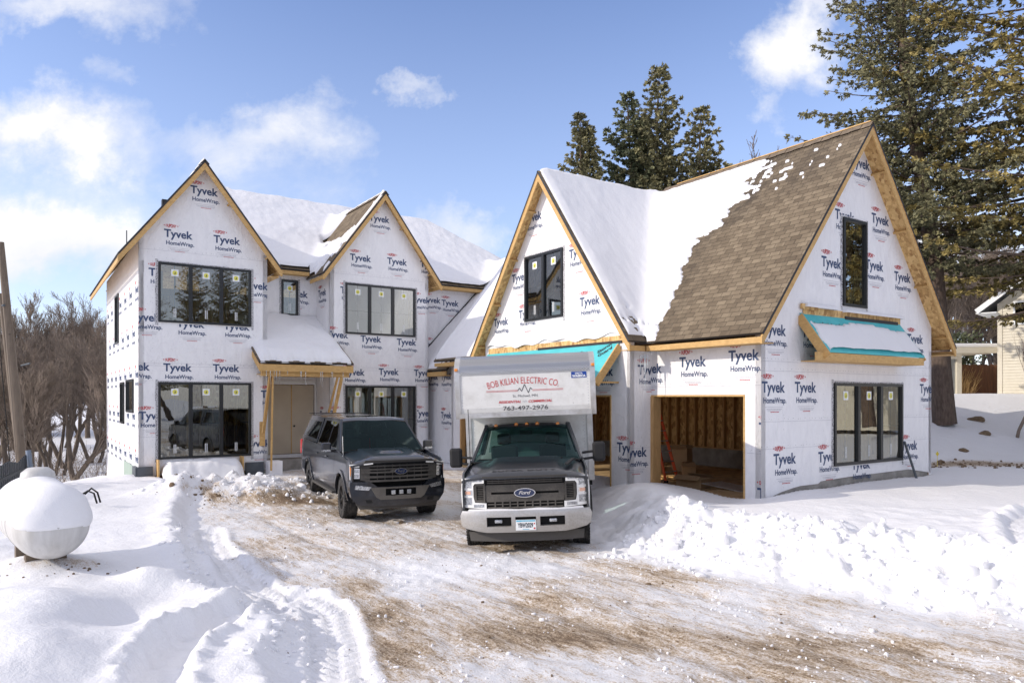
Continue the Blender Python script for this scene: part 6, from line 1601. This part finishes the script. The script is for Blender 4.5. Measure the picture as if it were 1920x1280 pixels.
for i in range(7): f.bx(cx(1784), cx(1802), YC + .42 + .012 * (i % 2), YC + .46 + .012 * (i % 2), 2.3 + i * .272, 2.3 + (i + 1) * .272)
f.build('garage_door', mat('grey_door', (.30, .31, .30), .6), cp_)
fe = empty('board_fence', (0, 0, 0)); tag(fe, 'reddish wooden board fence seen through the carport', 'fence')
f = MB()
for i in range(34):
    x = 19.6 + i * .15; f.bx(x, x + .14, 36.0, 36.03, 2.3, 4.05 + .03 * math.sin(i * 3))
f.build('fence_board', varied('red_brown_boards', (.22, .10, .05), (.13, .06, .035), 3, stretch=(4, 1, .4)), fe, smooth=None)
MB().bx(19.6, 24.7, 36.035, 36.08, 2.7, 2.8).bx(19.6, 24.7, 36.035, 36.08, 3.6, 3.7).build('fence_rail', M['oldwood'], fe)
g = np.random.default_rng(5)
S = []
for i in range(260):
    x = g.uniform(21.0, 22.4); y = g.uniform(34.8, 35.6); S.append([x, y, 2.2, x + g.normal(.25, .35), y + g.normal(0, .2), 2.4 + g.uniform(.5, 1.5), .012, .008])
V_, Q = segs_mesh(S, 3); o = mesh_quads('dry_grass_clump', V_, Q, mat('dry_grass', (.42, .28, .13), .9)); tag(o, 'dry golden grass clump before the board fence', 'grass clump')
N = 5000; P0 = np.stack([g.uniform(19.5, 24.5, N), g.uniform(37, 39, N), 3.2 + g.uniform(0, 2.6, N)], 1); D = g.normal(0, 1, (N, 3)); D /= np.linalg.norm(D, axis=1, keepdims=True); W = np.cross(D, g.normal(0, 1, (N, 3))); W /= np.linalg.norm(W, axis=1, keepdims=True)
V_ = np.stack([P0 - W * .03, P0 + D * .12 - W * .05, P0 + D * .25, P0 + D * .12 + W * .05], 1).reshape(-1, 3)
o = mesh_quads('evergreen_hedge', V_, np.arange(N * 4).reshape(-1, 4), M['spruce'], None, g.uniform(0, .7, N)); tag(o, 'dark evergreen hedge behind the board fence', 'hedge')
# ------------------------------------------------------------------ things on the left
tank = empty('propane_tank', (-5.62, 8.72, .85), math.atan2(.74, -.67))
tag(tank, 'white rounded propane tank capped with snow in the left snow field', 'propane tank')
M['tankw'] = varied('chalky_white_paint', (.62, .61, .59), (.42, .41, .39), 2.2, .5, .1, stretch=(3, 3, .5), lo=.35, hi=.75)
r = .41; pr = []
for i in range(15): a = math.pi / 2 * i / 14; pr.append((r * math.sin(a) if i else .001, -.42 * math.cos(a)))
pr += [(r, .4), (r, .41), (r + .006, .415), (r + .006, .43), (r, .435), (r, 1.3)]
for i in range(1, 15): a = math.pi / 2 * i / 14; pr.append((max(.001, r * math.cos(a)), 1.3 + .42 * math.sin(a)))
f = MB(); f.lathe(pr, axis='x', n=56); f.build('tank_shell', M['tankw'], tank, smooth=50)
f = MB(); f.lathe([(.001, .24), (.12, .23), (.19, .17), (.2, .1), (.2, 0)], (.9, 0, .40), 'z', 24); f.build('valve_dome', M['tankw'], tank, smooth=60)
# snow cap: the upper skin of the tank, thickened
n1, n2 = 70, 60; V_ = np.zeros((n2 + 1, n1 + 1, 3)); LT = 1.3
arcl = np.linspace(-.5 * math.pi * .45, LT + .5 * math.pi * .45, n1 + 1); an = np.linspace(-math.pi / 2 - .12, math.pi / 2 + .12, n2 + 1)
for j, aa in enumerate(an):
    for i, q in enumerate(arcl):
        if q < 0: ph = -q / .45; hx, rr, nx = -.42 * math.sin(ph), r * math.cos(ph), -math.sin(ph)
        elif q > LT: ph = (q - LT) / .45; hx, rr, nx = LT + .42 * math.sin(ph), r * math.cos(ph), math.sin(ph)
        else: hx, rr, nx = q, r, 0.0
        nr = math.sqrt(max(0, 1 - nx * nx)); nz = nr * math.cos(aa); ny = nr * math.sin(aa)
        wob = .12 * (rr / r) * (math.sin(hx * 3.1 + aa * 2.3) + .6 * math.sin(aa * 7.3 + hx * 5))
        th = .06 * max(0, min(1, (nz + .0 + wob) / .5)) ** .8 if nz + .0 + wob > 0 else -.02
        V_[j, i] = (hx + nx * th * .7, rr * math.sin(aa) + ny * th, rr * math.cos(aa) + nz * th + .08 * math.exp(-((hx - .9) / .22) ** 2 - (aa / .4) ** 2) + (.03 if th > .05 else 0) * nz)
V_[..., 2] += fbm(V_[..., 0] * 3, V_[..., 1] * 3, 4, 4) * .012
idx = np.arange(V_.shape[0] * V_.shape[1]).reshape(V_.shape[:2]); Q = np.stack([idx[:-1, :-1], idx[:-1, 1:], idx[1:, 1:], idx[1:, :-1]], -1).reshape(-1, 4)
mesh_quads('snow_cap', V_.reshape(-1, 3), Q, M['snow'], tank, smooth=True)
for x in (.35, 1.1):
    MB().bx(x - .06, x + .06, -.22, .22, -.70, -.40).build('tank_leg', M['oldwood'], tank)
pole = empty('utility_pole', (-12.25, 18.0, -.3)); tag(pole, 'weathered wooden utility pole leaning at the left edge', 'utility pole')
f = MB(); f.tube([(0, 0, 0), (-.22, 0, 2.5), (-.62, 0, 6.6)], [.13, .11, .075], 16); f.build('pole_shaft', M['oldwood'], pole, smooth=60)
f = MB(); f.tube([(-.02, -.12, 3.5), (.25, -.2, 3.55)], .02); f.tube([(-.5, -.1, 5.0), (-.42, -.16, 5.0)], .03); f.build('pole_bracket', M['foam'], pole)
f = MB(); f.tube([(-.25, -.16, .8), (-.75, -.14, 6.4)], .012, 5); f.build('ground_wire', M['vblack'], pole)
p2 = empty('utility_pole', (-12.9, 18.6, -.3)); tag(p2, 'thinner broken off post close behind the leaning utility pole', 'utility pole')
f = MB(); f.tube([(.25, 0, 0), (-.05, 0, 2.4), (-.40, 0, 5.4)], [.09, .085, .06], 10); f.build('pole_shaft', M['oldwood'], p2, smooth=60)
pst = MB(); pst.tube([(-11.35, 17.0, -.2), (-11.5, 17.0, 1.15)], .06, 10); o = pst.build('steel_post', mat('galvanised_post', (.22, .26, .32), .5, .6), None, smooth=60); tag(o, 'short blue grey steel post at the foot of the utility pole', 'post')
fc = empty('picket_fence', (0, 0, 0)); tag(fc, 'dark picket fence running behind the propane tank', 'fence')
f = MB(); n = 30
for i in range(n):
    a = Vector((-9.3, 12.4, 0)).lerp(Vector((-12.0, 17.9, 0)), i / n); z = gz_(a.x, a.y); f.box((a.x, a.y, z + .30), (.03, .12, .95), 0, Matrix.Rotation(R(26), 3, 'Z'))
f.build('picket', mat('dark_fence_paint', (.035, .04, .045), .7), fc)
f = MB(); f.beam((-9.3, 12.43, gz_(-9.3, 12.4) + .55), (-12.0, 17.93, gz_(-12, 17.9) + .55), .03, .06); f.build('fence_rail', mat('dark_rail_paint', (.03, .035, .04), .7), fc)
hp_ = MB(); zz = gz_(-8.35, 14.2)
for dy in (0, .12): hp_.tube([(-8.55 + .0, 14.2 + dy, zz + .22), (-8.42, 14.2 + dy, zz + .30 + dy * .3), (-8.30, 14.2 + dy, zz + .25), (-8.24, 14.2 + dy, zz + .05)], .018, 8)
o = hp_.build('pipe_hoop', M['vblack'], None, smooth=60); tag(o, 'small black pipe hoops poking out of the snow beside the tank', 'pipe')
# far house glimpsed through the woods
fh = empty('far_house', (-49.5, 70, 4.2)); tag(fh, 'distant dark house with a snowy roof beyond the bare woods', 'house')
MB().bx(-5, 5, 0, 6, -2.5, 1.6).build('wall', mat('far_wall', (.10, .09, .09), .8), fh)
MB().mesh([(-5.6, -.5, 1.5), (5.6, -.5, 1.5), (5.6, 3, 3.6), (-5.6, 3, 3.6), (5.6, 6.5, 1.5), (-5.6, 6.5, 1.5)], [(0, 1, 2, 3), (3, 2, 4, 5)]).build('roof', M['snow'], fh)
fh = empty('far_house', (-36, 82, 4.6)); tag(fh, 'distant house with reddish walls behind the woods nearer the new house', 'house')
MB().bx(-6, 6, 0, 6, -2.5, 1.6).build('wall', mat('far_wall_red', (.20, .11, .09), .8), fh)
MB().mesh([(-6.6, -.5, 1.5), (6.6, -.5, 1.5), (6.6, 3, 3.3), (-6.6, 3, 3.3), (6.6, 6.5, 1.5), (-6.6, 6.5, 1.5)], [(0, 1, 2, 3), (3, 2, 4, 5)]).build('roof', M['snow'], fh)
# ------------------------------------------------------------------ things in and around the garage
def W3(u, v, z): return Vector((HX + u * UX - v * UY, HY + u * UY + v * UX, z))
lad = empty('step_ladder', W3(2.2, 5.10, .08), math.atan2(UY, UX) + R(8)); tag(lad, 'orange fibreglass step ladder standing open inside the right garage bay', 'ladder')
org = mat('orange_fibreglass', (.75, .10, .02), .5)
for s in (-1, 1):
    f = MB(); f.beam((s * .28, -.55, 0), (s * .16, 0, 1.95), .035, .075); f.build('rail', org, lad)
    f = MB(); f.beam((s * .28, .55, 0), (s * .16, .03, 1.9), .03, .05); f.build('rail', org, lad)
    MB().bx(s * .28 - .03, s * .28 + .03, -.60, -.50, 0, .06).build('foot', M['vblack'], lad)
for k in range(6):
    t_ = (k + 1) / 7; w = .28 - .12 * t_; MB().box((0, -.55 * (1 - t_), 1.95 * t_), (2 * w, .09, .025)).build('step', M['alu'], lad)
MB().box((0, 0, 1.96), (.36, .12, .03)).build('top_cap', org, lad)
def crate(name, u, v, z, su, sv, sz, rz, mt, label, cat, grp=None):
    e = MB(); t_ = .012
    rot = Matrix.Rotation(math.atan2(UY, UX) + R(rz), 3, 'Z'); c = W3(u, v, z)
    for (cc, dd) in (((0, 0, t_ / 2), (su, sv, t_)), ((-su / 2 + t_ / 2, 0, sz / 2), (t_, sv, sz)), ((su / 2 - t_ / 2, 0, sz / 2), (t_, sv, sz)), ((0, -sv / 2 + t_ / 2, sz / 2), (su - 2 * t_, t_, sz)), ((0, sv / 2 - t_ / 2, sz / 2), (su - 2 * t_, t_, sz))):
        e.box(c + rot @ Vector(cc), dd, 0, rot)
    for s in (-1, 1):
        r2 = rot @ Matrix.Rotation(R(s * 35), 3, 'Y'); e.box(c + rot @ Vector((s * (su / 2 + .08), 0, sz + .03)), (.18, sv - .03, .006), 0, r2)
    o = e.build(name, mt, None); return tag(o, label, cat, grp)
crate('cardboard_box', 1.9, 3.45, .08, .5, .75, .24, 8, M['cardboard'], 'long open cardboard box on the dirt floor right of the ladder', 'box', 'boxes in the garage')
crate('cardboard_box', 4.6, 6.3, .08, .45, .5, .75, 20, M['cardboard'], 'tall dark cardboard box standing against the back wall', 'box', 'boxes in the garage')
crate('cardboard_box', 4.0, 5.5, .08, .4, .4, .30, 45, M['cardboard'], 'small tilted cardboard box before the tall box', 'box', 'boxes in the garage')
crate('cardboard_box', 3.2, 6.2, .08, .5, .4, .26, -10, M['cardboard'], 'low cardboard box behind the ladder legs', 'box', 'boxes in the garage')
f = MB(); a, b = W3(5.9, 4.9, .35), W3(5.6, 2.4, .30); f.tube([a, b], .055, 14); o = f.build('drain_pipe', M['tankw'], None, smooth=60); tag(o, 'long white pipe lying along the foot of the back wall', 'pipe')
rot0 = Matrix.Rotation(math.atan2(UY, UX), 3, 'Z')
f = MB()
for k_ in range(3): f.box(W3(.9, 1.35 + .75 * (k_ - 1), .13 + 0), (1.0, .09, .09), 0, rot0)
for k_ in range(6): f.box(W3(.48 + k_ * .17, 1.35, .185), (.09, 1.7, .018), 0, rot0)
o = f.build('pallet', M['cardboard'], None); tag(o, 'wooden pallet lying just inside the right garage opening', 'pallet')
f = MB(); f.box(W3(1.75, 1.6, .20), (.75, 2.3, .02), 0, rot0 @ Matrix.Rotation(R(4), 3, 'X')); o = f.build('board_sheet', M['alu'], None); tag(o, 'grey sheet of board propped behind the pallet', 'board')
for k_, (u, v, du, lb) in enumerate(((2.6, 5.2, 1.6, 'loose plank on the garage floor left of the ladder'), (2.9, 5.6, 1.2, 'shorter plank beside the loose plank on the floor'), (1.0, 5.6, 2.0, 'plank on the floor of the middle garage bay'))):
    f = MB(); f.box(W3(u, v, .10 + .03 * k_), (du, .20, .035), 0, rot0 @ Matrix.Rotation(R(70 + 20 * k_), 3, 'Z')); o = f.build('plank', M['wood'], None); tag(o, lb, 'plank', 'planks in the garage')
f = MB(); f.tube([W3(5.75, -.28, .36), W3(5.62, -.04, 1.30)], .028, 10); o = f.build('grey_pipe', M['foam'], None, smooth=60); tag(o, 'grey pipe leaning on the wrap right of the lower garage window', 'pipe')
f = MB(); x, y = 12.25, 20.6; z = gz_(x, y); f.tube([(x, y, z), (x, y, z + .42)], .006, 5); f.face([(x - .05, y, z + .38), (x, y, z + .30), (x + .05, y, z + .38), (x, y, z + .46)]); o = f.build('marker_flag', mat('yellow_flag', (.7, .55, .05), .6), None); tag(o, 'small yellow marker flag beyond the garage corner', 'flag')
for i, (x, y, s, lb) in enumerate(((16.6, 25.6, .22, 'dark rock on the snowy rise nearer the sapling'), (16.0, 24.2, .17, 'dark rock below the other on the snowy rise'), (14.2, 22.5, .14, 'low dark clump of earth beside the leaning spruce'))):
    V_ = IV * [1.4, 1, .6] * s * (1 + .2 * np.sin(IV[:, :1] * 4 + i)); me = bpy.data.meshes.new('rock'); me.from_pydata((V_ + [x, y, gz_(x, y)]).tolist(), [], IF.tolist()); o = link('rock', me, M['clod'], None, 50); tag(o, lb, 'rock', 'rocks on the rise')
f = MB()
for i in range(11):
    uu = .25 + .27 * math.sin(i * 12.9) % .2; 
g = np.random.default_rng(12)
ic = MB()
for (u, z0, l) in ((-.51, 3.40, .9), (-.50, 3.40, .5)):
    for k_ in range(3):
        v = 2.78 + g.uniform(-.05, .2); p = Vector((u, v, z0)); ic.tube([p, p + Vector((0, 0, -l * g.uniform(.3, 1)))], [.018, .003], 6)
for k_ in range(16):
    u = g.uniform(-6.4, -3.7); ic.tube([(u, 13.0, 3.22), (u, 13.0, 3.22 - g.uniform(.08, .5))], [.012, .002], 5)
ice = mat('ice', (.85, .9, .93), .08); bsdf(ice).inputs['Transmission Weight'].default_value = .7; bsdf(ice).inputs['IOR'].default_value = 1.31
ic.build('icicles', ice, house, smooth=60)

# a second cream house beyond the right edge, seen only in the window glass
def copy_deep(o, parent=None):
    c = o.copy(); COL.objects.link(c); c.parent = parent
    for ch in list(o.children): copy_deep(ch, c)
    return c
c = copy_deep(nb); c.location = (33, 21, -1.6); c.rotation_euler = (0, 0, R(-90)); tag(c, 'cream house beyond the right edge mirrored in the lower gable window', 'house')
